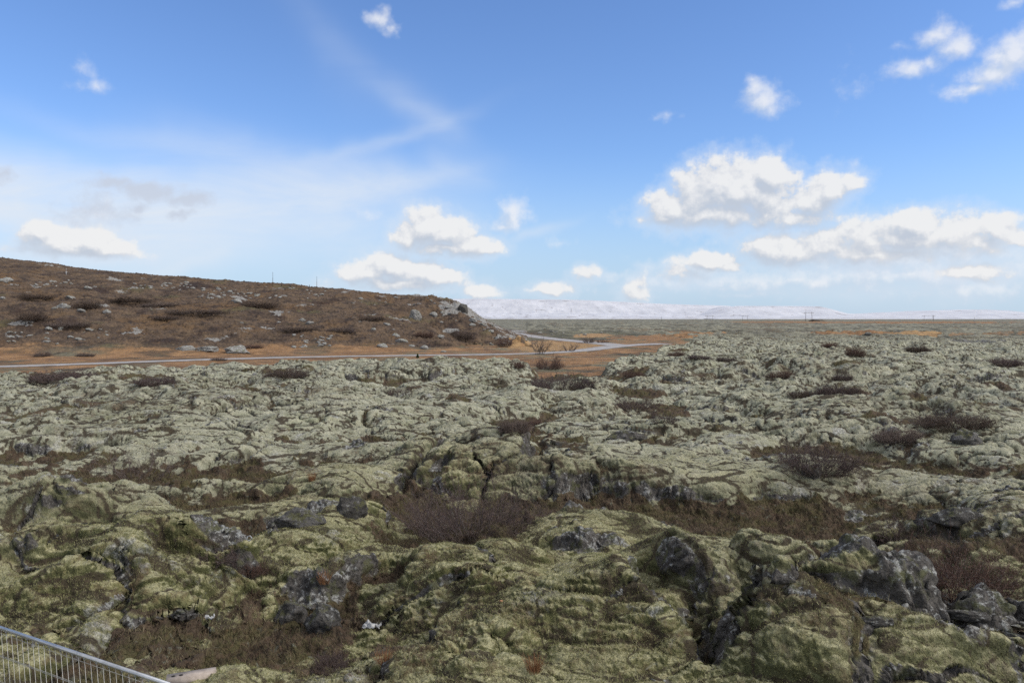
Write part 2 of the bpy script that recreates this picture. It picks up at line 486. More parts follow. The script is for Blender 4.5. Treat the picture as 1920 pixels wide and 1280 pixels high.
# brown beds of heath under the shrubs: px, py, width
BEDS = [(120, 714, 170), (290, 720, 120), (540, 704, 130), (970, 688, 50), (1465, 707, 60), (1555, 652, 40), (1604, 666, 46), (1580, 712, 44), (1570, 740, 100), (1720, 660, 64), (1885, 684, 100),
        (1795, 797, 150), (1685, 826, 110), (965, 806, 90), (1500, 742, 90), (1310, 672, 70), (1360, 676, 60), (1190, 708, 60), (1270, 668, 44), (1195, 768, 110), (1245, 790, 70), (1055, 722, 170),
        (740, 738, 110), (1535, 880, 170), (255, 895, 170), (390, 1050, 140), (880, 1000, 270), (1800, 1105, 220), (1690, 1010, 150), (1690, 760, 60), (330, 790, 50), (130, 790, 60), (480, 770, 70), (860, 780, 60), (1850, 740, 70)]


def seg_dist(x, y, a, b):
    ax, ay = a; bx, by = b
    dx, dy = bx - ax, by - ay
    t = np.clip(((x - ax) * dx + (y - ay) * dy) / (dx * dx + dy * dy), 0, 1)
    return np.hypot(x - ax - t * dx, y - ay - t * dy)


def build_ground_arrays():
    x, y = GX, GY
    dep = np.maximum(y, 1.0)
    pxl = np.where(y > 1.0, 960 + F * x / dep, np.where(x < 0, -3000, 5000)).astype(np.float32)
    dist = np.hypot(x, y)
    near = dist < 420
    w1 = p2(x, y, 6.0, 3); w2 = p2(x, y, 6.0, 4)
    v1 = fbm(x, y, 1.7, 5, 2); v2 = fbm(x, y, 1.7, 8, 2)
    xw, yw = x + 1.3 * w1 + 0.32 * v1, y + 1.3 * w2 + 0.32 * v2

    # --- lava mask
    lb = (EYE * F / (np.interp(pxl, LVX, LVY) - HOR)).astype(np.float32)
    lj = dep + 0.05 * lb * fbm(x, y, 9.0, 11, 3)
    L = sstep(1.0, 0.93, lj / lb)
    # lava again behind the road and all over the far plain on the right
    fb = np.interp(pxl, [860, 980, 1150, 1240, 1300, 1420], [620, 619, 622, 629, 639, 646])
    fd_ = EYE * F / (fb - HOR)
    L2 = sstep(0.93, 1.06, (dep + 0.08 * fd_ * fbm(x, y, 16.0, 14, 3)) / fd_) * sstep(850, 890, pxl)
    L = np.maximum(L, L2)
    L = np.where(y < 2, 1.0, L).astype(np.float32)

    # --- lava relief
    macro = 0.42 * fbm(xw, yw, 15.0, 20, 3)
    mid = 0.62 - 1.25 * np.abs(fbm(xw, yw, 5.2, 30, 2))
    H0 = macro + 0.55 * mid
    far = sstep(28, 60, dist)
    H0 *= 0.55 + 0.65 * far
    fold = 1 - np.abs(fbm(xw / 2.2 + .2 * yw, yw, 3.4, 47, 3))
    H0 = H0 + (.34 * far + .10) * (fold ** 2 - .55)
    sel0 = (dist < 420) & (y > 3)
    bx = (xw[sel0] + .15 * yw[sel0]) / 1.5; by = yw[sel0]
    e1, t1 = blocks(bx, by, 4.6, 3)
    e2, t2 = blocks(bx + .5 * v1[sel0], by + .5 * v2[sel0], 1.7, 5)
    blk = np.zeros_like(H0); crk = np.zeros_like(H0)
    mk = sstep(-.35, .35, fbm(x, y, 11, 16, 2))[sel0]
    crk[sel0] = np.maximum(sstep(.11, .02, e1) * (.35 + .65 * mk), .75 * sstep(.13, .03, e2) * mk)
    blk[sel0] = .19 * t1 * (.4 + .6 * mk) + .06 * t2 * (.2 + .8 * mk) - .20 * crk[sel0]
    H0 = H0 + blk
    feats = np.zeros_like(H0)
    xs, ys = x + 0.5 * w1 + 0.28 * v1, y + 0.5 * w2 + 0.28 * v2
    for (px, py, z0, rx, ry, h, turn) in FEAT:
        ry = ry * ((1.3 if h > 0 else 1.6) if py > 820 else 1.1)
        cx, cy = P(px, py, z0)
        c, s = math.cos(R(turn)), math.sin(R(turn))
        rm = max(rx, ry) * 1.8 + 1.5
        sel = (np.abs(x - cx) < rm) & (np.abs(y - cy) < rm)
        if not sel.any():
            continue
        a, b_ = xs[sel] - cx, ys[sel] - cy
        u = (a * c + b_ * s) / rx
        v = (-a * s + b_ * c) / ry
        r = np.sqrt(u * u + v * v)
        if h > 0:
            h = 0.78 * h
            k = sstep(1.35, 0.55, r) * 0.65 + 0.35 * np.clip(1 - r / 1.35, 0, 1)
        else:
            k = sstep(1.35, 0.55, r)
        feats[sel] += h * k
    H0 = H0 + feats
    # the ground falls away a little towards the viewer's right foreground hollows
    for pts, wd, dp in CLEFT:
        q = [P(*p, 0.3) for p in pts]
        dm = np.full(x.shape, 99, np.float32)
        cx = np.array(q)
        sel = (x > cx[:, 0].min() - 4) & (x < cx[:, 0].max() + 4) & (y > cx[:, 1].min() - 4) & (y < cx[:, 1].max() + 4)
        a, b_ = xs[sel], ys[sel]
        m = np.full(a.shape, 99, np.float32)
        for i in range(len(q) - 1):
            m = np.minimum(m, seg_dist(a, b_, q[i], q[i + 1]))
        H0[sel] -= dp * sstep(wd * 1.9, wd * 0.3, m)

    # --- heath fills the low parts
    tl = -0.26 + 0.06 * (1 - far)
    hn = 0.34 * fbm(x, y, 1.4, 41, 4, .7)
    heath = sstep(0.20, -0.10, H0 - tl + hn)
    heath = np.maximum(heath, sstep(.22, .48, -feats + .55 * hn + .1 * fbm(x, y, 2.6, 46, 3)) * sstep(1.0, .1, H0 - tl))
    heath *= 0.5 + 0.5 * sstep(-.6, 0.1, p2(x, y, 9, 44) + 0.5 * (1 - far) + sstep(0, -.35, H0 - tl))
    for (px, py, w) in BEDS:
        cx, cy = P(px, py, 0.1)
        rx = w / 2 / F * cy * 1.15; ry = max(rx * .8, .012 * cy)
        e = ((x - cx) / rx) ** 2 + ((y - cy) / ry) ** 2 + .8 * v1
        heath = np.maximum(heath, sstep(1.5, .6, e) * (np.abs(x - cx) < rx * 3))
    heath = heath * sstep(-.62, -.12, fbm(x, y, 1.5, 48, 3) + .35 * sstep(.5, 1.2, -feats))
    zl = H0 - heath * np.minimum(blk, .3) * .8
    zl = np.where(zl < tl, tl + (zl - tl) * 0.35, zl)

    # --- beyond the lava: plain with a ditch, far plain gently uneven
    plain = -0.10 + 0.12 * fbm(x, y, 12, 50, 3) * near + 0.0
    plain += 0.06 * fbm(x, y, 2.2, 54, 2) * near
    farr = sstep(190, 420, dep)
    plain += farr * (0.35 * fbm(x, y, 40, 58, 3) - 0.15) * (dist < 2500)
    z = L * (zl + 0.25) * (1 - .35 * L2) + (1 - L) * plain
    z = z - .3 * L2 + L2 * np.clip((dist - 200) / 4000, 0, .6)

    lf = (L2 > 0) & (dist < 1600) & (y > 3)
    z[lf] += (.75 * p2(x[lf], y[lf], 9.0, 18) + .55 * np.abs(p2(x[lf], y[lf], 4.5, 19)) + .5 * p2(x[lf], y[lf] , 26.0, 17)) * L2[lf]

    # --- hill
    foot = (EYE * F / (np.interp(pxl, PXT, FTY) - HOR)).astype(np.float32)
    crd = np.interp(pxl, PXT, CRD).astype(np.float32)
    crz = (EYE + (HOR - np.interp(pxl, PXT, CRY)) / F * crd).astype(np.float32)
    inside = sstep(1006, 985, pxl + 16 * fbm(x, y, 14, 61, 2))
    t = (dep - foot) / np.maximum(crd - foot, 4)
    tc = np.clip(t, 0, 1)
    # gentle below, steeper under the brow; the nose at the right end is steep
    nose = sstep(700, 860, pxl)
    prof = (1 - nose) * (0.75 * tc + 0.25 * sstep(0, 1, tc)) + nose * (0.45 * tc ** 1.2 + 0.55 * sstep(0.25, 1.0, tc))
    back = np.clip((dep - crd) / 200.0, 0, 1)
    hz = crz * prof * np.where(t > 1, 1 - 0.75 * sstep(0, 1, back), 1)
    rough = np.clip(tc * 6, 0, 1) * np.clip((1.06 - tc) * 8, 0.15, 1) * (dep < crd + 60)
    hz = hz + rough * (0.85 * fbm(x, y, 13, 63, 3) + 0.30 * np.abs(fbm(x, y, 3.2, 67, 3)) - 0.15) * (1 + 1.1 * nose)
    hillm = np.clip(sstep(-0.02, 0.02, t), 0, 1) * inside * (hz > 0) * (y > 5)
    z = np.where(hillm > 0, z * (1 - hillm) + np.maximum(hz, plain * 0.3) * hillm, z)
    hillm = hillm * sstep(0.0, 0.10, t)

    # --- road bed
    rd = np.minimum(dist_to(ROADC, x, y), dist_to(BRANCHC, x, y))
    z = np.where(rd < 8, z + (0.0 - z) * sstep(7.0, 2.4, rd), z)
    z[dist > 900] -= 0.4

    # --- cover
    hv = fbm(x, y, 22, 70, 3)
    ogr = np.zeros_like(z)                      # dry orange grass
    gold = np.zeros_like(z)                     # the paler golden field at the road fork
    notl = (1 - L) * (1 - hillm)
    mnear = (dep < 205)
    gy = np.clip(notl, 0, 1)
    ogr += gy * mnear * (0.62 + 0.5 * p2(x, y, 7, 80))
    band = sstep(0.18, 0.0, np.abs(t - 0.0)) * inside * (0.75 + 0.5 * p2(x, y, 12, 82))
    ogr = np.maximum(ogr, .85 * band * (t < .25) * (1 - L))
    # yellow field behind the junction, stripes on the far plain
    def patch(px, py, wx, wyp, amp):
        nonlocal ogr, gold
        pyl = HOR + EYE * F / dep
        e = ((pxl - px) / wx) ** 2 + ((pyl - py) / wyp) ** 2
        e = e + 0.9 * fbm(x / np.maximum(dep, 1) * 160, np.log(np.maximum(dep, 1)) * 26, 3.0, 84, 3)
        ogr = np.maximum(ogr, amp * sstep(1.25, 0.6, e) * (1 - L * (dep < lb)))
        if amp > 1.15:
            gold = np.maximum(gold, sstep(1.25, 0.7, e))
    for a in ((1050, 650, 92, 11, 1.3), (1110, 629, 36, 4, 1.2), (1235, 633, 90, 5, 1.1), (1600, 627, 90, 3.4, 1.0), (1720, 628, 50, 3, 1.2), (1480, 604, 120, 1.8, .7),
              (1700, 605, 230, 2.4, .75), (1300, 626, 60, 2, .6), (1850, 629, 90, 2, .5)):
        patch(*a)
    # slope
    dzr = np.gradient(z, axis=0) / np.gradient(RR)[:, None]
    dzt = np.gradient(z, axis=1) / (np.gradient(TH)[None, :] * RR[:, None])
    slope = np.sqrt(dzr ** 2 + dzt ** 2)
    rn = fbm(x, y, 2.4, 90, 3)
    rock = sstep(1.35, 1.95, slope + 0.6 * rn) * L
    rock = np.maximum(rock, L * sstep(0.75, 1.0, rn + 0.35 * fbm(x, y, 0.5, 94, 2)) * (1 - heath) * sstep(.0, .5, H0 + .25))
    # named bare rock patches on top of the mounds
    for (px, py, z0, rx, ry, amp) in ((1130, 1010, .6, .9, .5, 1), (1085, 945, .6, .9, .6, .9), (560, 965, .5, 1.2, .5, 1.1), (1620, 1060, .5, .3, .3, .9), (1830, 1195, .7, 1.5, 1.0, 1.5), (1405, 1052, .5, .7, .22, 1.2),
                                      (140, 945, .6, .4, .3, 1.1), (1440, 950, .5, .9, .7, .8), (1640, 880, .4, 1.4, .4, .9), (1200, 985, 0, 1.6, .4, .9), (1560, 945, .2, 1.6, .3, .8), (1560, 1240, .2, .8, .5, 1),
                                      (560, 1140, .1, .5, .5, 1), (400, 1100, .1, .5, .4, .8), (860, 960, 0, .3, .2, .6), (1720, 1150, .3, .4, .2, 1), (1760, 640, .5, 12, 8, .8), (1480, 670, .5, 4, 3, .8)):
        cx, cy = P(px, py, z0)
        e = ((x - cx) / rx) ** 2 + ((y - cy) / ry) ** 2 + 1.1 * v1
        rock = np.maximum(rock, np.clip(amp * sstep(1.5, 0.5, e), 0, 1) * L)
    # rock on the hill: scree bands and the nose
    hr = sstep(0.45, 0.75, fbm(x, y, 9.0, 96, 3) + 0.8 * nose * sstep(.35, .8, tc) - 0.1)
    hrock = hillm * hr
    green = np.clip(sstep(34, 12.5, dist + 7 * p2(x, y, 4, 99)) , 0, 1)  # near moss mask, also carries the painted house shadow
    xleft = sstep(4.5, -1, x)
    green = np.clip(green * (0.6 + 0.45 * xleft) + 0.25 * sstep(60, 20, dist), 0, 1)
    heath = np.clip(np.where(L > 0.5, heath, 0) * (1 - 0.0 * rock), 0, 1)
    rock = np.clip(np.maximum(rock, .55 * crk * sstep(.35, .9, slope)) * (1 - 0.85 * heath), 0, 1)
    # --- cushions of moss: puffed out along the surface normal
    nx = -(dzr * np.sin(TH)[None, :] + dzt * np.cos(TH)[None, :])
    ny = -(dzr * np.cos(TH)[None, :] - dzt * np.sin(TH)[None, :])
    nl = np.sqrt(nx * nx + ny * ny + 1)
    nx, ny, nz = nx / nl, ny / nl, 1 / nl
    sel = (dist < 330) & (pxl > -1600) & (pxl < 3600) & (y > 3)
    sx, sy, sz = x[sel], y[sel], z[sel]
    ux, uy, uz = (sx + 0.22 * v1[sel] + 0.25 * sy) / 2.1, sy + 0.16 * v2[sel], sz * 1.3
    b0 = np.abs(p3(ux, uy, uz, 2.3, 108)); b1 = np.abs(p3(ux, uy, uz, .8, 101)); b2 = np.abs(p3(ux, uy, uz, 0.36, 102)); b3 = np.abs(p3(ux, uy, uz, 0.2, 103))
    b4 = p3(sx, sy, sz, 0.085, 104)
    b5 = p3(sx, sy, sz, 0.045, 105)
    Ls, hs, rs, gs = L[sel], heath[sel], rock[sel], hillm[sel]
    fd = sstep(20, 60, dist[sel])
    b6 = np.abs(p3(sx, sy, sz, 0.095, 110))
    rgh = sstep(-.25, .45, fbm(sx, sy, 5.5, 111, 3))          # clinkery, broken stretches between smooth cushions
    dome = lambda b, t: np.minimum(b, t) ** .72
    puff = 0.19 * dome(b0, .4) + 0.20 * dome(b1, .45) + 0.12 * dome(b2, .45) + 0.085 * dome(b3, .45) + 0.055 * dome(b6, .5) + 0.022 * b4 + 0.012 * b5
    clink = 0.28 * p3(sx, sy, sz, .52, 112) + 0.22 * p3(sx, sy, sz, .25, 113)
    puff = puff * (0.45 + 0.6 * rgh) * (0.85 + 0.25 * fd) + clink * (.05 + .95 * rgh) * .13
    rockd = 0.26 * p3(sx, sy, sz * 0.8, 0.55, 106) + 0.20 * np.abs(p3(sx, sy, sz, 0.24, 107)) + 0.04 * b4 + .016 * b5
    heathd = 0.16 * b1 + 0.16 * b2 + 0.10 * b3 + 0.06 * b4 + 0.03 * b5 + .35 * clink
    disp = (1 - hs) * ((1 - rs) * (puff - 0.06) + rs * rockd) + hs * heathd
    disp = disp * Ls + (1 - Ls) * (0.07 * b2 + 0.05 * b3) + gs * (0.35 * b2 + 0.3 * b1)
    disp *= sstep(2.2, 4.0, rd[sel])
    X = x.copy(); Y = y.copy(); Z = z.copy()
    X[sel] += nx[sel] * disp; Y[sel] += ny[sel] * disp; Z[sel] += nz[sel] * disp
    crease = np.zeros_like(z)
    crease[sel] = np.clip(np.maximum(np.maximum(.75 - b0 / .2, 1 - b1 / .16), .95 - b2 / .17) - .9 * clink, 0, 1) * Ls
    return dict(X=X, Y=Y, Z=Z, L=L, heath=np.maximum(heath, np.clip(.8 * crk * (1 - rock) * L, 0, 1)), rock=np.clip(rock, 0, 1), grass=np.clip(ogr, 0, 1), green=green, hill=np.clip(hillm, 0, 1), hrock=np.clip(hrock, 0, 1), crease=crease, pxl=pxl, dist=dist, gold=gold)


G = build_ground_arrays()
GZ = G['Z']


def zmap(x, y, arr=None):
    """bilinear look-up in the ground sheet"""
    a = GZ if arr is None else arr
    dx, dy = x - CEN[0], y - CEN[1]
    r, th = math.hypot(dx, dy), math.atan2(dx, dy)
    fi = np.interp(r, RR, np.arange(len(RR))); fj = np.interp(th, TH, np.arange(len(TH)))
    i, j = min(int(fi), len(RR) - 2), min(int(fj), len(TH) - 2)
    fi -= i; fj -= j
    return float((a[i, j] * (1 - fj) + a[i, j + 1] * fj) * (1 - fi) + (a[i + 1, j] * (1 - fj) + a[i + 1, j + 1] * fj) * fi)


def hit(px, py, lo=6.0, hi=1500.0):
    """where the sight line through a pixel first meets the ground"""
    u, v = (px - 960) / F, (HOR - py) / F
    d = lo
    while d < hi:
        z = EYE + v * d
        if z <= zmap(u * d, d):
            break
        d *= 1.006
    d0 = d / 1.006
    for _ in range(12):
        m = 0.5 * (d0 + d)
        if EYE + v * m <= zmap(u * m, m): d = m
        else: d0 = m
    return u * d, d, zmap(u * d, d)


def mesh_from(name, verts, quads=None, tris=None):
    me = bpy.data.meshes.new(name)
    verts = np.asarray(verts, np.float32)
    me.vertices.add(len(verts)); me.vertices.foreach_set('co', verts.ravel())
    f, k = (np.asarray(quads, np.int32), 4) if quads is not None else (np.asarray(tris, np.int32), 3)
    me.loops.add(f.size); me.loops.foreach_set('vertex_index', f.ravel())
    me.polygons.add(len(f))
    me.polygons.foreach_set('loop_start', np.arange(0, f.size, k, dtype=np.int32))
    me.update(calc_edges=True)
    return me


def link(name, me, mat=None, parent=None, smooth=True):
    o = bpy.data.objects.new(name, me)
    if mat: me.materials.append(mat)
    if smooth: me.polygons.foreach_set('use_smooth', np.ones(len(me.polygons), bool))
    COL.objects.link(o)
    if parent: o.parent = parent
    return o


def col_attr(me, name, arrs):
    a = me.color_attributes.new(name, 'FLOAT_COLOR', 'POINT')
    c = np.stack([np.asarray(q, np.float32).ravel() for q in arrs], 1)
    a.data.foreach_set('color', np.ascontiguousarray(c).ravel())


def new_mat(name):
    m = bpy.data.materials.new(name); m.use_nodes = True
    m.node_tree.nodes.clear()
    b = NT(m.node_tree)
    out = b.n('ShaderNodeOutputMaterial')
    bs = b.n('ShaderNodeBsdfPrincipled')
    bs.inputs['Specular IOR Level'].default_value = 0.2
    bs.inputs['Roughness'].default_value = 0.9
    m.node_tree.links.new(bs.outputs[0], out.inputs[0])
    return m, b, bs


def bump(b, bs, h, strength, dist):
    nd = b.n('ShaderNodeBump')
    nd.inputs['Strength'].default_value = strength
    nd.inputs['Distance'].default_value = dist
    b.put(nd.inputs['Height'], h)
    b.put(bs.inputs['Normal'], nd.outputs[0])


def ground_material():
    m, b, bs = new_mat('ground_cover')
    geo = b.n('ShaderNodeNewGeometry')
    p = geo.outputs['Position']
    sn = b.n('ShaderNodeSeparateXYZ'); b.put(sn.inputs[0], geo.outputs['Normal'])
    up = sn.outputs[2]
    c1 = b.n('ShaderNodeVertexColor', layer_name='cover')
    s1 = b.n('ShaderNodeSeparateColor'); b.put(s1.inputs[0], c1.outputs[0])
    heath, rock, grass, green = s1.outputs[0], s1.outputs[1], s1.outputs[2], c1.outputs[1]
    c2 = b.n('ShaderNodeVertexColor', layer_name='place')
    s2 = b.n('ShaderNodeSeparateColor'); b.put(s2.inputs[0], c2.outputs[0])
    lava, hill, hrock, crease = s2.outputs[0], s2.outputs[1], s2.outputs[2], c2.outputs[1]
    nA = b.noise(p, 0.35, 4, 0.6); nB = b.noise(p, 2.2, 4, 0.6); nC = b.noise(p, 9.0, 4, 0.65); nD = b.noise(p, 38.0, 3, 0.7)
    nE = b.noise(p, 0.06, 4, 0.6)
    # moss: pale grey green, greener close up and darkened for the house shadow
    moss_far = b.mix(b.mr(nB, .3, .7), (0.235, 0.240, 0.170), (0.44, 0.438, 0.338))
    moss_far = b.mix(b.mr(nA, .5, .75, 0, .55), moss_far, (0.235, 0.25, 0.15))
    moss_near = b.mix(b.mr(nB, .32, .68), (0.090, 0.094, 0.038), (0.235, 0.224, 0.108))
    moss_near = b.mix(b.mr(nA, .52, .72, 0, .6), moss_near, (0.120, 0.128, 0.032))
    pale_top = b.mr(b.m('ADD', up, b.m('MULTIPLY', nC, .25)), 0.82, 1.08, 0, .74)  # dry pale tops, lightened further to paint in the lit relief
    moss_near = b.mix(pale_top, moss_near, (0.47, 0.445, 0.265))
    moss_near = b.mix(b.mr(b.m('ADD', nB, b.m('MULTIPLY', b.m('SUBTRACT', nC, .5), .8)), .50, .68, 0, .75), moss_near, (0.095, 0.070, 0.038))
    st = b.v('MULTIPLY', p, (1.0, .22, 1.0))
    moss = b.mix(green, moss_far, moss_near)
    # steep sides darkened as shading; every cushion has its own tone: straw, olive, brown
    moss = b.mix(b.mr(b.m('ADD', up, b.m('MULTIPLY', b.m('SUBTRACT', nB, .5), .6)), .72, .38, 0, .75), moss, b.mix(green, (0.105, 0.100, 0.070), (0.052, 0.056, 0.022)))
    lump = b.noise(b.v('MULTIPLY', p, (.75, 1, 1)), 1.25, 3, .7, dist=.4)
    moss = b.mix(b.mr(lump, .50, .70, 0, .6), moss, b.mix(1.0, moss, (.52, .50, .42), 'MULTIPLY'))
    moss = b.mix(b.mr(lump, .48, .32, 0, .4), moss, b.mix(1.0, moss, (1.35, 1.28, 1.18), 'MULTIPLY'))
    moss = b.mix(b.mr(nE, .50, .66, 0, .5), moss, b.mix(1.0, moss, (.62, .60, .55), 'MULTIPLY'))
    moss = b.mix(b.mr(b.noise(p, .13, 4, .65), .54, .68, 0, .5), moss, b.mix(1.0, moss, (.80, .78, .80), 'MULTIPLY'))
    brn = b.noise(b.v('ADD', p, (31.0, 7.0, 3.0)), 0.85, 5, .72, dist=.5)
    brn = b.m('ADD', brn, b.m('MULTIPLY', b.m('SUBTRACT', nE, .5), .35))
    moss = b.mix(b.mr(brn, .53, .70, 0, .8), moss, b.mix(nC, (0.045, 0.028, 0.018), (0.125, 0.080, 0.050)))
    gry = b.noise(b.v('ADD', p, (3.0, 57.0, 13.0)), 0.7, 5, .72, dist=.5)
    moss = b.mix(b.mr(gry, .57, .68, 0, .62), moss, b.mix(b.mr(nC, .35, .62), (0.10, 0.097, 0.09), (0.50, 0.50, 0.48)))
    moss = b.mix(b.mr(nC, .35, .7, 0.0, .5), moss, b.mix(1.0, moss, (1.45, 1.42, 1.4), 'MULTIPLY'))
    moss = b.mix(b.mr(nD, .48, .66, 0.0, .8), moss, b.mix(1.0, moss, (.5, .47, .42), 'MULTIPLY'))
    # brown growth between the cushions, creases darkened to paint in their shade
    cr = b.mr(b.m('ADD', b.m('MULTIPLY', crease, 1.15), b.m('ADD', b.m('MULTIPLY', b.m('SUBTRACT', nC, .5), 1.6), b.m('MULTIPLY', b.m('SUBTRACT', nA, .5), 1.2))), .42, .85, 0, .95)
    moss = b.mix(cr, moss, b.mix(nB, (0.035, 0.030, 0.020), (0.075, 0.055, 0.035)))
    # rock: grey basalt with white and pale green lichen
    vor = b.n('ShaderNodeTexVoronoi', feature='F1'); b.put(vor.inputs['Vector'], b.v('ADD', p, b.v('MULTIPLY', b.noise(p, 14, 2, .5, col=True), (.06, .06, .06)))); vor.inputs['Scale'].default_value = 7.0
    lich = b.mr(b.m('ADD', b.m('MULTIPLY', b.noise(p, 11.0, 5, .75), 1.0), b.m('ADD', b.m('MULTIPLY', b.m('SUBTRACT', nB, .5), .5), b.m('MULTIPLY', up, .14))), .62, .72)
    rk = b.mix(b.mr(nC, .3, .7), (0.035, 0.032, 0.029), (0.125, 0.115, 0.104))
    rk = b.mix(b.m('MULTIPLY', lich, .85), rk, b.mix(nB, (0.26, 0.26, 0.235), (0.44, 0.445, 0.43)))
    rk = b.mix(b.mr(b.noise(p, 3.1, 3, .6), .52, .66, 0, .6), rk, (0.10, 0.105, 0.04))
    # heath: dark red-brown heather, crowberry, some olive
    ht = b.mix(b.mr(nB, .3, .7), (0.058, 0.042, 0.029), (0.118, 0.086, 0.056))
    ht = b.mix(b.mr(b.noise(p, 0.9, 4, .7), .44, .58, 0, .85), ht, (0.088, 0.080, 0.034))
    ht = b.mix(b.mr(nC, .45, .8, 0, .6), ht, (0.14, 0.085, 0.05))
    ht = b.mix(b.mr(b.noise(p, 5.0, 2, .5), .64, .72, 0, .8), ht, (0.16, 0.16, 0.12))
    ht = b.mix(b.mr(nD, .5, .75, 0, .7), ht, (0.018, 0.012, 0.009))
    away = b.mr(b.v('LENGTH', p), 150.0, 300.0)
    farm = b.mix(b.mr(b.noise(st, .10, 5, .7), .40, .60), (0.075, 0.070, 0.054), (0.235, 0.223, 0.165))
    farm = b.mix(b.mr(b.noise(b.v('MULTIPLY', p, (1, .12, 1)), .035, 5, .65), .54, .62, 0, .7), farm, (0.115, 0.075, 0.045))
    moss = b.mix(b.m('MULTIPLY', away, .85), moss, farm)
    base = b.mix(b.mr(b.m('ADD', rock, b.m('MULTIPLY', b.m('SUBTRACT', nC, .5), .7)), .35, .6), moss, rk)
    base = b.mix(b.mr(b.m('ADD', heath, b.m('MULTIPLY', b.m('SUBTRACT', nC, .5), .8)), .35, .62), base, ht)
    # plain beyond the lava: far lava flats, dry orange grass, brown heath
    st = b.v('MULTIPLY', p, (1.0, .22, 1.0))
    pl = b.mix(b.mr(b.noise(st, .05, 5, .65), .35, .65), (0.105, 0.098, 0.060), (0.190, 0.178, 0.118))
    pl = b.mix(b.mr(b.noise(st, .022, 4, .6), .52, .64, 0, .8), pl, (0.115, 0.066, 0.036))
    pl = b.mix(b.mr(b.noise(st, .16, 5, .7), .47, .6, 0, .85), pl, (0.045, 0.040, 0.030))
    pl = b.mix(b.mr(b.noise(b.v('MULTIPLY', p, (1, .1, 1)), .03, 4, .6), .56, .66, 0, .75), pl, (0.24, 0.115, 0.045))
    og = b.mix(b.mr(nA, .3, .7), (0.20, 0.108, 0.050), (0.33, 0.195, 0.095))
    og = b.mix(b.mr(b.noise(p, .16, 4, .6), .5, .65, 0, .8), og, (0.105, 0.066, 0.042))
    og = b.mix(b.mr(nB, .5, .75, 0, .6), og, (0.10, 0.06, 0.033))
    gold = b.n('ShaderNodeAttribute', attribute_name='gold').outputs['Fac']
    og = b.mix(gold, og, b.mix(b.mr(nA, .3, .7), (0.25, 0.150, 0.068), (0.39, 0.255, 0.125)))
    gmix = b.mr(b.m('ADD', grass, b.m('MULTIPLY', b.m('SUBTRACT', nA, .5), .8)), .3, .7)
    pl = b.mix(gmix, pl, og)
    # hill: brown heath with rusty grass, olive and dark scrub
    hl = b.mix(b.mr(nA, .3, .7), (0.070, 0.050, 0.036), (0.146, 0.100, 0.064))
    hl = b.mix(b.mr(b.noise(b.v('MULTIPLY', p, (1, .5, 1)), .085, 4, .62), .50, .66, 0, .8), hl, (0.140, 0.085, 0.042))
    hl = b.mix(b.mr(b.noise(b.v('MULTIPLY', p, (1, .5, 1)), .11, 4, .62, dist=.3), .55, .66, 0, .85), hl, (0.040, 0.026, 0.021))
    hl = b.mix(b.mr(b.noise(p, .07, 3, .6), .60, .68, 0, .6), hl, (0.105, 0.096, 0.045))
    hl = b.mix(b.mr(nB, .52, .74, 0, .6), hl, (0.035, 0.022, 0.016))
    hl = b.mix(b.mr(b.noise(p, .38, 5, .72), .50, .62, 0, .8), hl, (0.040, 0.029, 0.024))
    hl = b.mix(b.mr(b.noise(b.v('ADD', p, (9., 40., 2.)), .30, 5, .72), .55, .66, 0, .7), hl, (0.165, 0.115, 0.068))
    hl = b.mix(gmix, hl, og)
    scree = b.mr(b.m('ADD', hrock, b.m('MULTIPLY', b.m('SUBTRACT', b.noise(p, 1.2, 3, .65), .5), 2.6)), .55, .95)
    hl = b.mix(scree, hl, b.mix(nC, (0.16, 0.15, 0.135), (0.34, 0.335, 0.315)))
    out = b.mix(hill, pl, hl)
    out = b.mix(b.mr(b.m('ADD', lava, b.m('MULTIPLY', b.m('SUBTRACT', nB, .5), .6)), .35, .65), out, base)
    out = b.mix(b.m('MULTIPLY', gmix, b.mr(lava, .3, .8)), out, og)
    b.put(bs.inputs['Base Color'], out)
    hgt = b.m('ADD', b.m('MULTIPLY', nC, .055), b.m('ADD', b.m('MULTIPLY', nD, .022), b.m('MULTIPLY', nB, .12)))
    bump(b, bs, hgt, 1.0, 1.6)
    return m


def build_ground():
    nr, nc = GX.shape
    v = np.stack([G['X'], G['Y'], GZ], -1).reshape(-1, 3)
    i = np.arange(nr - 1)[:, None] * nc + np.arange(nc - 1)[None, :]
    q = np.stack([i, i + 1, i + nc + 1, i + nc], -1).reshape(-1, 4)[:, ::-1]
    me = mesh_from('lava_field', v, quads=q)
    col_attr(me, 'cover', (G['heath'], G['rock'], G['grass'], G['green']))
    col_attr(me, 'place', (G['L'], G['hill'], G['hrock'], G['crease']))
    ga = me.attributes.new('gold', 'FLOAT', 'POINT'); ga.data.foreach_set('value', G['gold'].astype(np.float32).ravel())
    o = link('ground', me, ground_material())
    o['kind'] = 'structure'
    o['label'] = 'mossy lava field, brown heath hill and orange grass plain'
    return o


build_ground()

# ------------------------------------------------------------------ gravel road
def simple_mat(name, c1, c2, scale=4.0, rough=0.9, bstr=0.3, bdist=0.02, metal=0.0):
    m, b, bs = new_mat(name)
    tc = b.n('ShaderNodeTexCoord')
    n1 = b.noise(tc.outputs['Object'], scale, 4, .65)
    b.put(bs.inputs['Base Color'], b.mix(b.mr(n1, .3, .7), c1, c2))
    bs.inputs['Roughness'].default_value = rough
    bs.inputs['Metallic'].default_value = metal
    bump(b, bs, b.noise(tc.outputs['Object'], scale * 3, 3, .6), bstr, bdist)
    return m


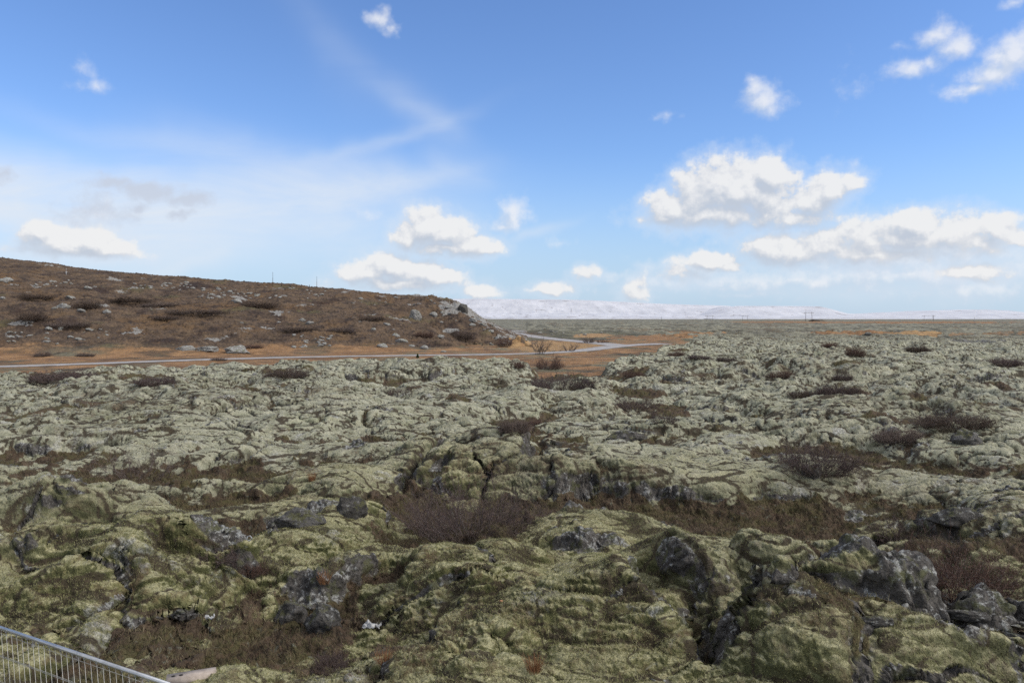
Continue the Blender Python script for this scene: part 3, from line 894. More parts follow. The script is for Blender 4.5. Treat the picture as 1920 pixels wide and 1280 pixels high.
def road_material():
    m, b, bs = new_mat('gravel')
    p = b.n('ShaderNodeNewGeometry').outputs['Position']
    uv = b.n('ShaderNodeAttribute', attribute_name='across').outputs['Fac']
    c = b.mix(b.mr(b.noise(p, .8, 4, .65), .3, .7), (0.27, 0.255, 0.245), (0.40, 0.385, 0.38))
    c = b.mix(b.mr(b.noise(p, .25, 3, .6), .5, .7, 0, .6), c, (0.30, 0.275, 0.25))
    verge = b.m('ADD', b.m('ABSOLUTE', uv), b.m('MULTIPLY', b.m('SUBTRACT', b.noise(p, .5, 4, .6), .5), .7))
    c = b.mix(b.mr(verge, .72, 1.0), c, (0.12, 0.085, 0.05))
    mid = b.mr(b.m('ABSOLUTE', b.m('ADD', uv, b.m('MULTIPLY', b.m('SUBTRACT', b.noise(p, .3, 3, .6), .5), .3))), .0, .22, .35, 0)
    c = b.mix(mid, c, (0.24, 0.22, 0.19))
    b.put(bs.inputs['Base Color'], c)
    bump(b, bs, b.noise(p, 12, 4, .7), .5, .03)
    return m


def ribbon(name, path, half, mat, lift):
    d = np.gradient(path, axis=0)
    d /= np.linalg.norm(d, axis=1, keepdims=True)
    nrm = np.stack([d[:, 1], -d[:, 0]], 1)
    cs = np.linspace(-1, 1, 9)
    hw = np.asarray(half) if np.ndim(half) else np.full(len(path), half)
    v, att = [], []
    for k, (c, n) in enumerate(zip(path, nrm)):
        for s in cs:
            q = c + n * s * hw[k]
            v.append((q[0], q[1], zmap(q[0], q[1]) + lift + 0.05 * (1 - s * s)))
            att.append(s)
    nc = len(cs)
    i = np.arange(len(path) - 1)[:, None] * nc + np.arange(nc - 1)[None, :]
    q = np.stack([i, i + 1, i + nc + 1, i + nc], -1).reshape(-1, 4)
    me = mesh_from(name, v, quads=q)
    a = me.attributes.new('across', 'FLOAT', 'POINT'); a.data.foreach_set('value', np.array(att, np.float32))
    o = link(name, me, mat)
    o['kind'] = 'structure'
    return o


gravel = road_material()
o = ribbon('road', ROADC, 2.1 + 0.9 * sstep(128, 165, ROADC[:, 1]), gravel, 0.03)
o['label'] = 'pale gravel road along the foot of the hill'
o = ribbon('track', BRANCHC, 3.2, gravel, 0.02)
o['label'] = 'wide grey gravel track turning off behind the hill'


# ------------------------------------------------------------------ snowy mountains
def snow_material():
    m, b, bs = new_mat('snowy_slope')
    geo = b.n('ShaderNodeNewGeometry')
    p = geo.outputs['Position']
    at = b.n('ShaderNodeAttribute', attribute_name='bare').outputs['Fac']
    n = b.noise(b.v('MULTIPLY', p, (1, 1, 2.5)), .012, 6, .7)
    k = b.mr(b.m('ADD', at, b.m('MULTIPLY', b.m('SUBTRACT', n, .5), 1.3)), .55, .85, 0, .75)
    c = b.mix(b.mr(b.noise(p, .004, 4, .6), .3, .7), (0.48, 0.49, 0.525), (0.60, 0.605, 0.635))  # bluish snow tone, distance haze put into the colour
    b.put(bs.inputs['Base Color'], b.mix(k, c, (0.27, 0.25, 0.25)))
    bs.inputs['Roughness'].default_value = 0.8
    return m


def mountain(name, label, prof, depth, reach, cliff, seed, mat):
    """a snowy range: crest outline (px, py) at its depth, slopes falling forward over reach metres"""
    pxs = np.linspace(prof[0][0], prof[-1][0], 700)
    cy = np.interp(pxs, [a for a, _ in prof], [c for _, c in prof])
    t = np.linspace(-0.5, 1.0, 150)
    u = (pxs - 960) / F
    T, U = np.meshgrid(t, u, indexing='ij')
    crest = EYE + (HOR + 1.2 - cy) / F * depth
    H = np.maximum(crest, 0)[None, :] * np.ones_like(T)
    dd = depth - reach * np.clip(T, 0, 1) + 2600 * np.clip(-T, 0, 1)
    x = (U * depth).astype(np.float32); y = dd.astype(np.float32)
    tt = np.clip(T, 0, 1)
    if cliff:
        pr = np.where(tt < .10, 1 - .8 * tt, np.where(tt < .5, .92 - 1.55 * (tt - .10), .30 * (1 - (tt - .5) / .5) ** 0.8))
    else:
        pr = (1 - tt) ** 1.1
    gul = np.abs(p2(x, y * .30, 230, seed)) + .5 * np.abs(p2(x, y * .30, 105, seed + 1)) + .3 * np.abs(p2(x, y * .5, 48, seed + 2))
    amp = np.sin(np.pi * np.clip(tt * 1.05, 0, 1)) ** .7
    z = H * pr - amp * H * .05 * gul * (T > 0)
    z = z + (.02 * fbm(x, y, 300, seed + 4, 4) * H) * np.clip(1 - tt, 0, 1) * .6 * (tt > .02)
    z = np.where(T < 0, H * (1 - .1 * np.abs(T)), z)
    z[-1] = -20
    bare = .30 * np.exp(-((tt - .10) / .035) ** 2) + .38 * sstep(.12, .0, np.abs(p2(x + .15 * y + 60 * p2(x, y, 400, seed + 11), y * .2, 170, seed + 7) + .3 * p2(x, y, 500, seed + 12))) * amp + .26 * sstep(.12, .0, np.abs(p2(x - .1 * y, y * .12, 70, seed + 9))) * amp + .33 * sstep(.55, .95, tt) + .26
    v = np.stack([x, y, np.maximum(z, -20)], -1).reshape(-1, 3)
    nr, nc = T.shape
    i = np.arange(nr - 1)[:, None] * nc + np.arange(nc - 1)[None, :]
    q = np.stack([i, i + 1, i + nc + 1, i + nc], -1).reshape(-1, 4)
    me = mesh_from(name, v, quads=q)
    a = me.attributes.new('bare', 'FLOAT', 'POINT'); a.data.foreach_set('value', bare.astype(np.float32).ravel())
    o = link(name, me, mat)
    o['kind'] = 'structure'; o['label'] = label
    return o


snow = snow_material()
mountain('mountain', 'long snow covered table mountain on the horizon', [(640, 597), (700, 575), (760, 563), (850, 561.5), (900, 561), (1000, 562), (1060, 562.5), (1110, 564), (1180, 567.5), (1240, 570.5), (1300, 572.5), (1360, 574), (1400, 578), (1440, 590), (1470, 597)], 9000, 1500, True, 121, snow)
mountain('mountain_shelf', 'flat topped snowy spur ending in a slope', [(1290, 597), (1330, 586), (1360, 577), (1385, 574.5), (1450, 574.5), (1500, 574.8), (1535, 575.2), (1550, 579), (1570, 586), (1590, 589.5), (1640, 590), (1700, 593), (1740, 597)], 8200, 1300, True, 131, snow)
mountain('mountain_range', 'low snowy hills on the right of the horizon', [(1560, 595), (1600, 589), (1650, 588.5), (1700, 587), (1730, 585), (1770, 583.5), (1800, 581.5), (1850, 581.5), (1890, 583), (1920, 587), (1960, 590), (2050, 592), (2200, 590), (2400, 597)], 9600, 1500, False, 141, snow)

# ------------------------------------------------------------------ shrubs
def twig_mat(name, a, c, dead):
    m, b, bs = new_mat(name)
    tc = b.n('ShaderNodeTexCoord')
    n1 = b.noise(tc.outputs['Object'], 7.0, 3, .6)
    n2 = b.noise(tc.outputs['Object'], 30.0, 2, .6)
    col = b.mix(b.mr(n1, .35, .65), a, c)
    col = b.mix(b.mr(n2, .54, .66, 0, .85), col, dead)
    b.put(bs.inputs['Base Color'], col)
    bs.inputs['Roughness'].default_value = .7
    return m


M_TWIG = twig_mat('willow_twigs', (0.052, 0.036, 0.033), (0.105, 0.070, 0.062), (0.27, 0.22, 0.20))
M_RED = twig_mat('red_twigs', (0.070, 0.038, 0.028), (0.130, 0.072, 0.052), (0.28, 0.21, 0.18))
M_SCRUB = twig_mat('scrub_twigs', (0.062, 0.045, 0.036), (0.110, 0.076, 0.056), (0.17, 0.13, 0.10))
M_GREY = twig_mat('grey_twigs', (0.075, 0.052, 0.042), (0.140, 0.105, 0.088), (0.26, 0.22, 0.20))
M_STEM = twig_mat('bark', (0.060, 0.045, 0.038), (0.13, 0.105, 0.09), (0.22, 0.2, 0.18))


class Tubes:
    """collects three-sided tapering tubes"""
    def __init__(self):
        self.v, self.f = [], []

    def add(self, pts, r0, r1):
        n = len(pts)
        base = len(self.v)
        for i, p in enumerate(pts):
            d = (pts[min(i + 1, n - 1)] - pts[max(i - 1, 0)])
            d = d / (np.linalg.norm(d) + 1e-9)
            a = np.cross(d, (0.31, 0.87, 0.38)); a /= (np.linalg.norm(a) + 1e-9)
            c = np.cross(d, a)
            r = r0 + (r1 - r0) * i / (n - 1)
            for k in range(3):
                t = 2.0944 * k
                self.v.append(p + r * (math.cos(t) * a + math.sin(t) * c))
        for i in range(n - 1):
            for k in range(3):
                q = base + i * 3
                self.f.append((q + k, q + (k + 1) % 3, q + 3 + (k + 1) % 3, q + 3 + k))

    def mesh(self, name):
        return mesh_from(name, self.v, quads=self.f)


def grow_shrub(seed, rx, ry, h, stems, kids, thick, spread=1.0, upright=0.5):
    """bare many-stemmed bush filling an ellipse rx by ry, h tall: returns stems, twigs"""
    rs = np.random.default_rng(seed)
    S, T = Tubes(), Tubes()
    def path(p, d, ln, n, wob, lift):
        pts = [p]
        for _ in range(n):
            d = d + rs.normal(0, wob, 3); d[2] += lift
            d = d / np.linalg.norm(d)
            pts.append(pts[-1] + d * ln / n)
        return pts, d
    for _ in range(stems):
        a = rs.uniform(0, 2 * math.pi); q = math.sqrt(rs.uniform(0, 1)) * .8
        p = np.array([math.cos(a) * q * rx, math.sin(a) * q * ry, -0.05])
        out = np.array([math.cos(a) * (.3 + q) * spread, math.sin(a) * (.3 + q) * spread, upright + rs.uniform(0, .5)])
        ln = h * rs.uniform(.55, 1.0) * (1.12 - .45 * q)
        pts, _ = path(p, out / np.linalg.norm(out), ln, 5, .22, .06)
        S.add(pts, thick, thick * .4)
        for k in range(kids):
            i = rs.integers(1, 6); f = pts[i]
            dd = pts[i] - pts[i - 1]; dd = dd / np.linalg.norm(dd) + rs.normal(0, .55, 3); dd[2] += .18
            l2 = ln * rs.uniform(.25, .6)
            p2_, _ = path(f, dd / np.linalg.norm(dd), l2, 4, .25, .06)
            T.add(p2_, thick * .48, thick * .2)
            for _k in range(4):
                i2 = rs.integers(1, 5)
                d3 = p2_[i2] - p2_[i2 - 1]; d3 = d3 / np.linalg.norm(d3) + rs.normal(0, .6, 3); d3[2] += .15
                p3_, _ = path(p2_[i2], d3 / np.linalg.norm(d3), l2 * rs.uniform(.25, .55), 2, .25, .05)
                T.add(p3_, thick * .28, thick * .16)
    return S.mesh('stems'), T.mesh('twigs')


def thing(name, label, cat, loc, rz=0.0, group=None, scale=None):
    o = bpy.data.objects.new(name, None)
    COL.objects.link(o)
    o.empty_display_size = .2
    o.location = loc; o.rotation_euler = (0, 0, rz)
    if scale is not None: o.scale = scale
    tag(o, label, cat, group)
    return o


def tag(o, label, cat, group=None, kind=None):
    o['label'] = label; o['category'] = cat
    if group: o['group'] = group
    if kind: o['kind'] = kind


def shrub(px, py, wpx, hpx, label, seed, stems=60, kids=7, mat=M_TWIG, dfrac=.6, thick=.012, name='willow_shrub', upright=.5, group='bare shrubs on the lava', spread=1.0):
    x, y, z = hit(px, py)
    rx = wpx / 2 / F * y; h = hpx / F * y
    t = thing(name, label, 'shrub', (x, y, z - .05), 0, group)
    s, w = grow_shrub(seed, rx * .85, rx * dfrac, h * 1.05, stems, kids, thick, spread, upright)
    link('stems', s, M_STEM, t, smooth=False)
    link('twigs', w, mat, t, smooth=False)
    return t


# close shrubs, each its own
shrub(885, 1003, 262, 110, 'large dark willow thicket behind the small round mossy stone', 1, 120, 8, M_TWIG, .62, .009)
shrub(1800, 1112, 225, 100, 'large reddish brown shrub above the grey rock slab', 2, 105, 8, M_RED, .6, .008)
shrub(1690, 1012, 130, 52, 'dark low shrub left of the big mossy overhang', 3, 80, 8, M_TWIG, .6, .009)
shrub(1535, 882, 150, 56, 'round brown shrub behind the pointed grey rock', 4, 130, 8, M_TWIG, .6, .010)
shrub(255, 895, 170, 52, 'straggly grey branched shrub beside the brown hollow', 5, 46, 6, M_GREY, .5, .012)
shrub(390, 1050, 120, 36, 'low dark twiggy bush below the pale rock ledge', 6, 60, 8, M_TWIG, .6, .007)
shrub(1195, 768, 95, 30, 'brown shrub strip leading down into the cleft', 7, 70, 6, M_TWIG, .9, .014)
shrub(1245, 790, 50, 22, 'small brown bush at the end of the shrub strip', 71, 40, 6, M_TWIG, .8, .012)
shrub(1055, 728, 160, 30, 'wide dark shrub bed in the round hollow', 8, 190, 6, M_TWIG, .55, .017)
shrub(1030, 692, 50, 24, 'rounded brown bush on the orange grass', 9, 90, 7, M_RED, .8, .02)
shrub(740, 742, 100, 17, 'dark shrub bed in the deep lava pit', 10, 90, 6, M_TWIG, .5, .016)
shrub(1010, 664, 30, 32, 'bare leafless sapling beside the gravel road', 11, 14, 9, M_GREY, .8, .035, name='bare_sapling', upright=1.1)
shrub(1068, 659, 26, 19, 'small bare bush on the yellow grass by the road bend', 12, 16, 8, M_GREY, .8, .03)
shrub(1105, 643, 24, 13, 'dark bush by the road fork', 13, 40, 7, M_TWIG, .8, .03)
shrub(1130, 643, 24, 8, 'low brown bush right at the road fork', 14, 40, 6, M_RED, .8, .03)
shrub(946, 648, 30, 15, 'brown bush at the rocky end of the hill', 15, 50, 7, M_RED, .8, .03)

# one prototype each for the smaller ones, then copies
PROTO = []
for k, (mt, ker) in enumerate(((M_TWIG, 11), (M_RED, 12), (M_SCRUB, 13), (M_GREY, 14), (M_SCRUB, 15))):
    PROTO.append(grow_shrub(100 + ker, 1.0, .75, .75, 170, 8, .013) + (mt,))
for s, w, mt in PROTO:
    s.materials.append(M_STEM); w.materials.append(mt)


def small_shrub(px, py, wpx, hpx, label, k, group='bare shrubs on the lava', name='heath_shrub'):
    x, y, z = hit(px, py)
    rx = wpx / 2 / F * y; h = hpx / F * y
    t = thing(name, label, 'shrub', (x, y, z - .06), (px * 7 + py) % 6, group)
    for nm, me in (('stems', PROTO[k][0]), ('twigs', PROTO[k][1])):
        c = bpy.data.objects.new(nm, me); COL.objects.link(c); c.parent = t
    t.scale = (rx / 1.0, rx / 1.0 * .8, h / .7)
    return t


for px, py, w, h, k, label in (
    (120, 714, 150, 20, 0, 'long dark shrub patch below the left end of the road'), (290, 720, 100, 15, 0, 'dark shrub patch right of the longest roadside patch'),
    (540, 704, 110, 14, 2, 'brown shrub patch on the lava under the middle of the road'), (970, 688, 34, 12, 1, 'small brown bush left of the rounded bush'),
    (1465, 707, 46, 14, 1, 'reddish bush in the middle of the right lava'), (1555, 652, 32, 11, 1, 'small reddish bush nearest the far plain'),
    (1604, 666, 38, 16, 1, 'dark reddish bush beside the pale rock crest'), (1580, 712, 34, 13, 0, 'small dark bush over a wider shrub patch'),
    (1570, 740, 78, 22, 0, 'dark shrub patch in the middle of the right lava'), (1720, 660, 54, 14, 2, 'flat brown bush on the pale lava crest'),
    (1885, 684, 80, 14, 0, 'dark shrub patch at the right edge of the lava'), (1795, 797, 130, 24, 2, 'wide brown shrub patch above the lone boulder'),
    (1685, 826, 90, 26, 3, 'greyish shrub left of the lone boulder'), (965, 806, 74, 24, 3, 'sparse grey bush above the big central mound'),
    (1500, 742, 60, 12, 2, 'low brown bush left of the dark shrub patch'), (1310, 672, 50, 8, 0, 'dark low bush in a dip near the right crest'),
    (1360, 676, 44, 8, 0, 'low dark bush beside the dip near the right crest'), (470, 1072, 60, 24, 1, 'small reddish bush under the green mound'),
    (1190, 708, 46, 14, 1, 'brown bush at the edge of the orange grass'), (1270, 668, 34, 10, 1, 'small bush on the shoulder of the right lava'),
    (620, 1260, 100, 36, 0, 'dark heather bush at the bottom edge'), (1000, 800, 40, 16, 1, 'small reddish bush beside the sparse grey bush'),
):
    small_shrub(px, py, w, h, label, k)

for px, py, w, h, k, label in (
    (62, 600, 60, 26, 0, 'dark dwarf birch patch at the left of the hill'), (165, 578, 56, 22, 0, 'dark dwarf birch patch by the two boulders'), (66, 560, 70, 16, 2, 'dwarf birch patch high on the left of the hill'),
    (245, 566, 66, 15, 0, 'long dwarf birch patch in the middle of the slope'), (484, 576, 60, 22, 2, 'dwarf birch patch right of the dense rock field'), (372, 588, 90, 14, 2, 'wide dwarf birch patch below the dense rock field'),
    (300, 574, 60, 10, 3, 'thin scrub patch on the middle slope'), (795, 632, 42, 18, 1, 'reddish bush below the cliff outcrop'), (862, 634, 56, 22, 2, 'dark bush at the foot of the cliff nose'), (640, 622, 60, 14, 3, 'thin scrub between the lower rock groups'),
    (690, 600, 60, 14, 2, 'dark scrub left of the cliff outcrop'), (130, 612, 70, 14, 3, 'grey scrub above the lower left rocks'), (310, 598, 50, 12, 3, 'scrub beside the green patch on the slope'), (470, 652, 40, 10, 1, 'small bush at the end of the roadside outcrop'),
    (80, 668, 26, 16, 3, 'thin bare bush by the left end of the road'), (160, 668, 30, 12, 3, 'small bare bush beside the road verge'), (410, 676, 26, 10, 3, 'bare bush on the near verge of the road'), (560, 620, 60, 12, 2, 'scrub under the pair of boulders'),
):
    small_shrub(px, py, w * 1.15, h * .62, label, {0: 4, 2: 2, 1: 1, 3: 3}[k], 'scrub on the hill', 'dwarf_birch')

# small conifer by the road
def conifer(px, py, hpx):
    x, y, z = hit(px, py)
    h = hpx / F * y
    t = thing('young_conifer', 'tiny dark green conifer beside the gravel road', 'tree', (x, y, z - .03))
    rs = np.random.default_rng(3)
    T = Tubes(); T.add([np.array([0, 0, 0.]), np.array([0, 0, h * .5]), np.array([0, 0, h])], .05, .01)
    link('trunk', T.mesh('trunk'), M_STEM, t)
    N = Tubes()
    for _ in range(260):
        q = rs.uniform(.1, 1); a = rs.uniform(0, 6.283); r = h * .42 * (1 - q) + .05
        p = np.array([0, 0, q * h]); e = p + np.array([math.cos(a) * r, math.sin(a) * r, rs.uniform(-.05, .15)])
        N.add([p, (p + e) / 2 + np.array([0, 0, .03]), e], .035, .012)
    link('crown', N.mesh('crown'), simple_mat('conifer_needles', (.04, .06, .025), (.08, .105, .045)), t)


conifer(783, 671, 8)

# ------------------------------------------------------------------ rocks
def rock_mat(name, dark, light, lichen, amount):
    m, b, bs = new_mat(name)
    geo = b.n('ShaderNodeNewGeometry')
    tc = b.n('ShaderNodeTexCoord'); p = tc.outputs['Object']
    sn = b.n('ShaderNodeSeparateXYZ'); b.put(sn.inputs[0], geo.outputs['Normal'])
    p = b.n('ShaderNodeNewGeometry').outputs['Position']
    c = b.mix(b.mr(b.noise(p, 5, 6, .75), .36, .64), dark, light)
    k = b.mr(b.m('ADD', b.noise(p, 9, 6, .8), b.m('MULTIPLY', sn.outputs[2], .10)), .66 - amount, .76 - amount)
    c = b.mix(k, c, lichen)
    c = b.mix(b.mr(b.m('ADD', b.noise(p, 3.0, 5, .7), b.m('MULTIPLY', sn.outputs[2], .12)), .60, .70, 0, .85), c, (0.13, 0.128, 0.06))
    b.put(bs.inputs['Base Color'], c)
    bump(b, bs, b.noise(p, 16, 5, .8), 1.0, .12)
    return m


M_PALE = rock_mat('lichen_rock', (.075, .07, .064), (.20, .19, .175), (.42, .42, .40), .06)
M_SCREE = rock_mat('pale_scree', (.12, .115, .105), (.26, .25, .235), (.48, .48, .46), .10)
M_DARK = rock_mat('basalt', (.045, .042, .038), (.13, .122, .112), (.38, .38, .355), .06)
M_MOSSY = None


def rock_mesh(name, seed, flat=.7, cuts=9, sub=4):
    import bmesh
    bm = bmesh.new()
    bmesh.ops.create_icosphere(bm, subdivisions=sub, radius=1.0)
    rs = np.random.default_rng(seed)
    v = np.array([q.co[:] for q in bm.verts], np.float32)
    for _ in range(cuts):
        n = rs.normal(size=3); n /= np.linalg.norm(n)
        d = rs.uniform(.6, .9)
        s = v @ n - d
        v -= np.outer(np.maximum(s, 0) * .8, n)
    n3 = p3(v[:, 0] + seed * 3.1, v[:, 1], v[:, 2], .8, 150) * .20 + p3(v[:, 0], v[:, 1] + seed, v[:, 2], .3, 151) * .11 + p3(v[:, 0], v[:, 1], v[:, 2] + seed, .13, 152) * .05
    v *= (1 + n3)[:, None]
    v[:, 2] *= flat
    for q, c in zip(bm.verts, v): q.co = c
    me = bpy.data.meshes.new(name); bm.to_mesh(me); bm.free()
    me.polygons.foreach_set('use_smooth', np.ones(len(me.polygons), bool))
    return me


ROCKS = [rock_mesh('boulder', 30 + k, .62 + .05 * (k % 4), 8 + k % 4, 3) for k in range(8)]
for r_ in ROCKS: r_.materials.append(M_SCREE)
random.seed(5)


def boulder(px, py, wpx, label, group=None, hfrac=.6, name='boulder', k=None):
    x, y, z = hit(px, py)
    w = wpx / 2 / F * y
    o = bpy.data.objects.new(name, ROCKS[random.randrange(8) if k is None else k])
    COL.objects.link(o)
    o.location = (x, y + w * .3, z + w * hfrac * .12)
    o.rotation_euler = (random.uniform(-.25, .25), random.uniform(-.25, .25), random.uniform(0, 6.28))
    o.scale = (w * 1.1, w * 1.1, w * hfrac * 1.5)
    tag(o, label, 'boulder', group)
    return o


for px, py, w, label in (
    (10, 527, 22, 'large pale boulder at the left end of the hill'), (164, 541, 14, 'pale boulder at the right end of the upper left rock band'), (131, 560, 17, 'flat pale boulder in the middle of the left slope'),
    (117, 577, 24, 'largest rounded boulder above the dark dwarf birch'), (102, 579, 10, 'small boulder touching the largest rounded one'), (3, 560, 12, 'pale boulder cut by the left edge'),
    (150, 585, 16, 'brownish flat boulder below the rounded pair'), (200, 587, 18, 'dark grey boulder beside the dwarf birch'), (580, 607, 17, 'rounded boulder, right one of the pair on the slope'), (566, 602, 13, 'rounded boulder, left one of the pair on the slope'),
    (522, 605, 8, 'lone white stone left of the boulder pair'), (452, 606, 8, 'lone pale stone on the middle slope'), (147, 637, 14, 'round boulder among the lower left rocks'), (443, 566, 18, 'white boulder at the lower end of the dense rock field'),
    (700, 618, 10, 'white stone low on the slope left of the cliff'), (725, 610, 14, 'slanting pale slab below the cliff outcrop'), (795, 653, 17, 'pale boulder at the foot of the hill above the road'),
    (772, 650, 12, 'small pale boulder left of the one above the road'), (717, 650, 20, 'flat pale boulder at the base of the slope'), (752, 641, 22, 'broad pale boulder below the cliff outcrop'), (742, 631, 16, 'pale boulder stacked over the broad one'),
    (845, 590, 12, 'pale block on the cliff nose'), (840, 577, 14, 'block on the upper cliff nose'), (904, 610, 15, 'grey block at the tip of the nose'), (921, 622, 14, 'angular block low on the nose'), (935, 634, 12, 'grey block at the end of the nose'),
    (826, 632, 14, 'pale stone beside the dark nose bush'), (832, 660, 10, 'small grey stone by the road under the nose'),
):
    boulder(px, py, w, label, 'single boulders on the hill')

for n_, x0, x1, y0, y1, w0, w1, label, grp in (
    (16, 52, 136, 526, 539, 4, 9, 'pale stone in the upper left rock band', 'rocks in the upper left band'),
    (26, 250, 360, 528, 541, 4, 10, 'lichened stone in the rock band under the crest', 'rocks under the crest'),
    (44, 360, 486, 540, 561, 4, 12, 'lichened stone in the dense rock field', 'rocks in the dense rock field'),
    (16, 505, 620, 540, 560, 4, 9, 'pale stone scattered under the fence on the hill', 'rocks below the hilltop fence'),
    (14, 660, 850, 556, 572, 4, 9, 'pale stone along the brow of the hill', 'rocks along the brow'),
    (16, 10, 60, 622, 642, 4, 12, 'pale stone in the left lower rock group', 'rocks low on the left'),
    (20, 72, 205, 616, 646, 5, 15, 'pale stone among the lower left rocks', 'rocks among the lower left group'),
    (26, 532, 622, 628, 652, 5, 13, 'grey stone in the lower middle rock group', 'rocks in the lower middle group'),
    (16, 815, 905, 574, 612, 5, 13, 'stone on the steep cliff nose', 'rocks on the cliff nose'),
    (14, 905, 985, 608, 648, 4, 9, 'stone at the tip of the hill', 'rocks at the tip'),
    (12, 1000, 1180, 622, 630, 4, 9, 'dark stone beside the far gravel track', 'stones beside the far track'),
):
    for _ in range(n_):
        boulder(random.uniform(x0, x1), random.uniform(y0, y1), w0 + (w1 - w0) * random.random() ** 1.8, label, grp)

# outcrops: unique meshes
def outcrop(px, py, wpx, hpx, label, seed, mat, name='rock_outcrop', sub=5, dfrac=.8, rz=0.0, cuts=12, sink=.3, cat='rock'):
    x, y, z = hit(px, py)
    w = wpx / 2 / F * y; h = hpx / F * y
    me = rock_mesh(name, seed, 1.0, cuts, sub)
    o = link(name, me, mat)
    o.location = (x, y + w * dfrac * .5, z + h * (.5 - sink))
    o.rotation_euler = (0, 0, rz)
    o.scale = (w * 1.15, w * dfrac * 1.15, h * .72)
    tag(o, label, cat)
    return o


outcrop(778, 598, 20, 20, 'tall pale cliff outcrop on the slope', 61, M_SCREE)
outcrop(812, 594, 14, 12, 'smaller pale outcrop right of the tall one', 62, M_SCREE)
outcrop(868, 584, 20, 16, 'dark cliff block at the brow of the nose', 63, M_DARK)
outcrop(886, 604, 18, 11, 'rock step under the dark cliff block', 64, M_SCREE)
outcrop(345, 657, 36, 10, 'left outcrop of the roadside rock row', 65, M_SCREE)
outcrop(388, 659, 40, 11, 'middle outcrop of the roadside rock row', 66, M_SCREE)
outcrop(443, 662, 44, 15, 'right and largest outcrop of the roadside rock row', 67, M_SCREE)
outcrop(1533, 599, 26, 5, 'dark mound by the large power line mast', 68, M_DARK, name='rock_mound')
M_MOSSY = rock_mat('mossy_rock', (.05, .047, .042), (.15, .14, .128), (.42, .42, .40), .04)
outcrop(1818, 832, 52, 32, 'lone grey boulder on the right lava', 71, M_PALE, name='boulder')
outcrop(602, 1168, 66, 46, 'dark lichen speckled boulder over the heath', 72, M_DARK, name='boulder', dfrac=.9, sink=.45)
outcrop(545, 1160, 56, 42, 'pale speckled boulder left of the dark one', 73, M_MOSSY, name='boulder', dfrac=.9, sink=.45)
outcrop(1525, 894, 36, 28, 'pointed grey rock before the round brown shrub', 74, M_PALE, name='boulder')
outcrop(560, 985, 90, 32, 'broad lichened ledge on the left moss', 75, M_PALE, name='rock_ledge', dfrac=.4)
outcrop(655, 968, 56, 40, 'steep grey rock at the end of the broad ledge', 76, M_MOSSY, name='rock_ledge', dfrac=.5)
outcrop(1835, 1160, 110, 18, 'dark upright rock ledge behind the grey slab', 77, M_DARK, name='rock_ledge', dfrac=.3)
outcrop(1652, 1172, 60, 18, 'dark rough rock left of the grey slab', 78, M_DARK, name='rock_ledge', dfrac=.4)
outcrop(1180, 826, 70, 22, 'grey rock face on the lava behind the central cleft', 79, M_MOSSY, name='rock_ledge', dfrac=.4)
outcrop(1800, 985, 90, 36, 'dark rock under the mossy overhang', 80, M_DARK, name='rock_ledge', dfrac=.5)

# ------------------------------------------------------------------ boxes and bars
def box_mesh(name, parts, bev=.0):
    import bmesh
    bm = bmesh.new()
    for (c, s, rot) in parts:
        M = Matrix.Translation(c) @ rot.to_4x4() @ Matrix.Diagonal((*s, 1))
        bmesh.ops.create_cube(bm, size=1.0, matrix=M)
    if bev:
        bmesh.ops.bevel(bm, geom=list(bm.edges), offset=bev, segments=2, affect='EDGES', clamp_overlap=True)
    me = bpy.data.meshes.new(name); bm.to_mesh(me); bm.free()
    return me


def rod_mesh(name, segs, sides=10):
    """segs: (a, b, radius)"""
    import bmesh
    bm = bmesh.new()
    for a, b_, r in segs:
        a, b_ = Vector(a), Vector(b_)
        d = b_ - a
        M = Matrix.Translation((a + b_) / 2) @ d.to_track_quat('Z', 'Y').to_matrix().to_4x4()
        bmesh.ops.create_cone(bm, cap_ends=True, segments=sides, radius1=r, radius2=r, depth=d.length, matrix=M)
    me = bpy.data.meshes.new(name); bm.to_mesh(me); bm.free()
    return me


I3 = Matrix.Identity(3)
M_GALV = simple_mat('galvanised_steel', (.38, .39, .40), (.52, .53, .54), 9, .42, .1, .002, .85)
M_WIRE = simple_mat('wire', (.42, .41, .38), (.55, .54, .50), 9, .5, .05, .001, .4)
M_WOOD = simple_mat('weathered_wood', (.06, .05, .045), (.12, .10, .085), 5)
M_CONC = simple_mat('fence_foot_concrete', (.30, .25, .21), (.42, .36, .31), 8, .9, .3, .004)
M_WHITE = simple_mat('white_plastic', (.26, .265, .27), (.50, .50, .49), 9, .5)

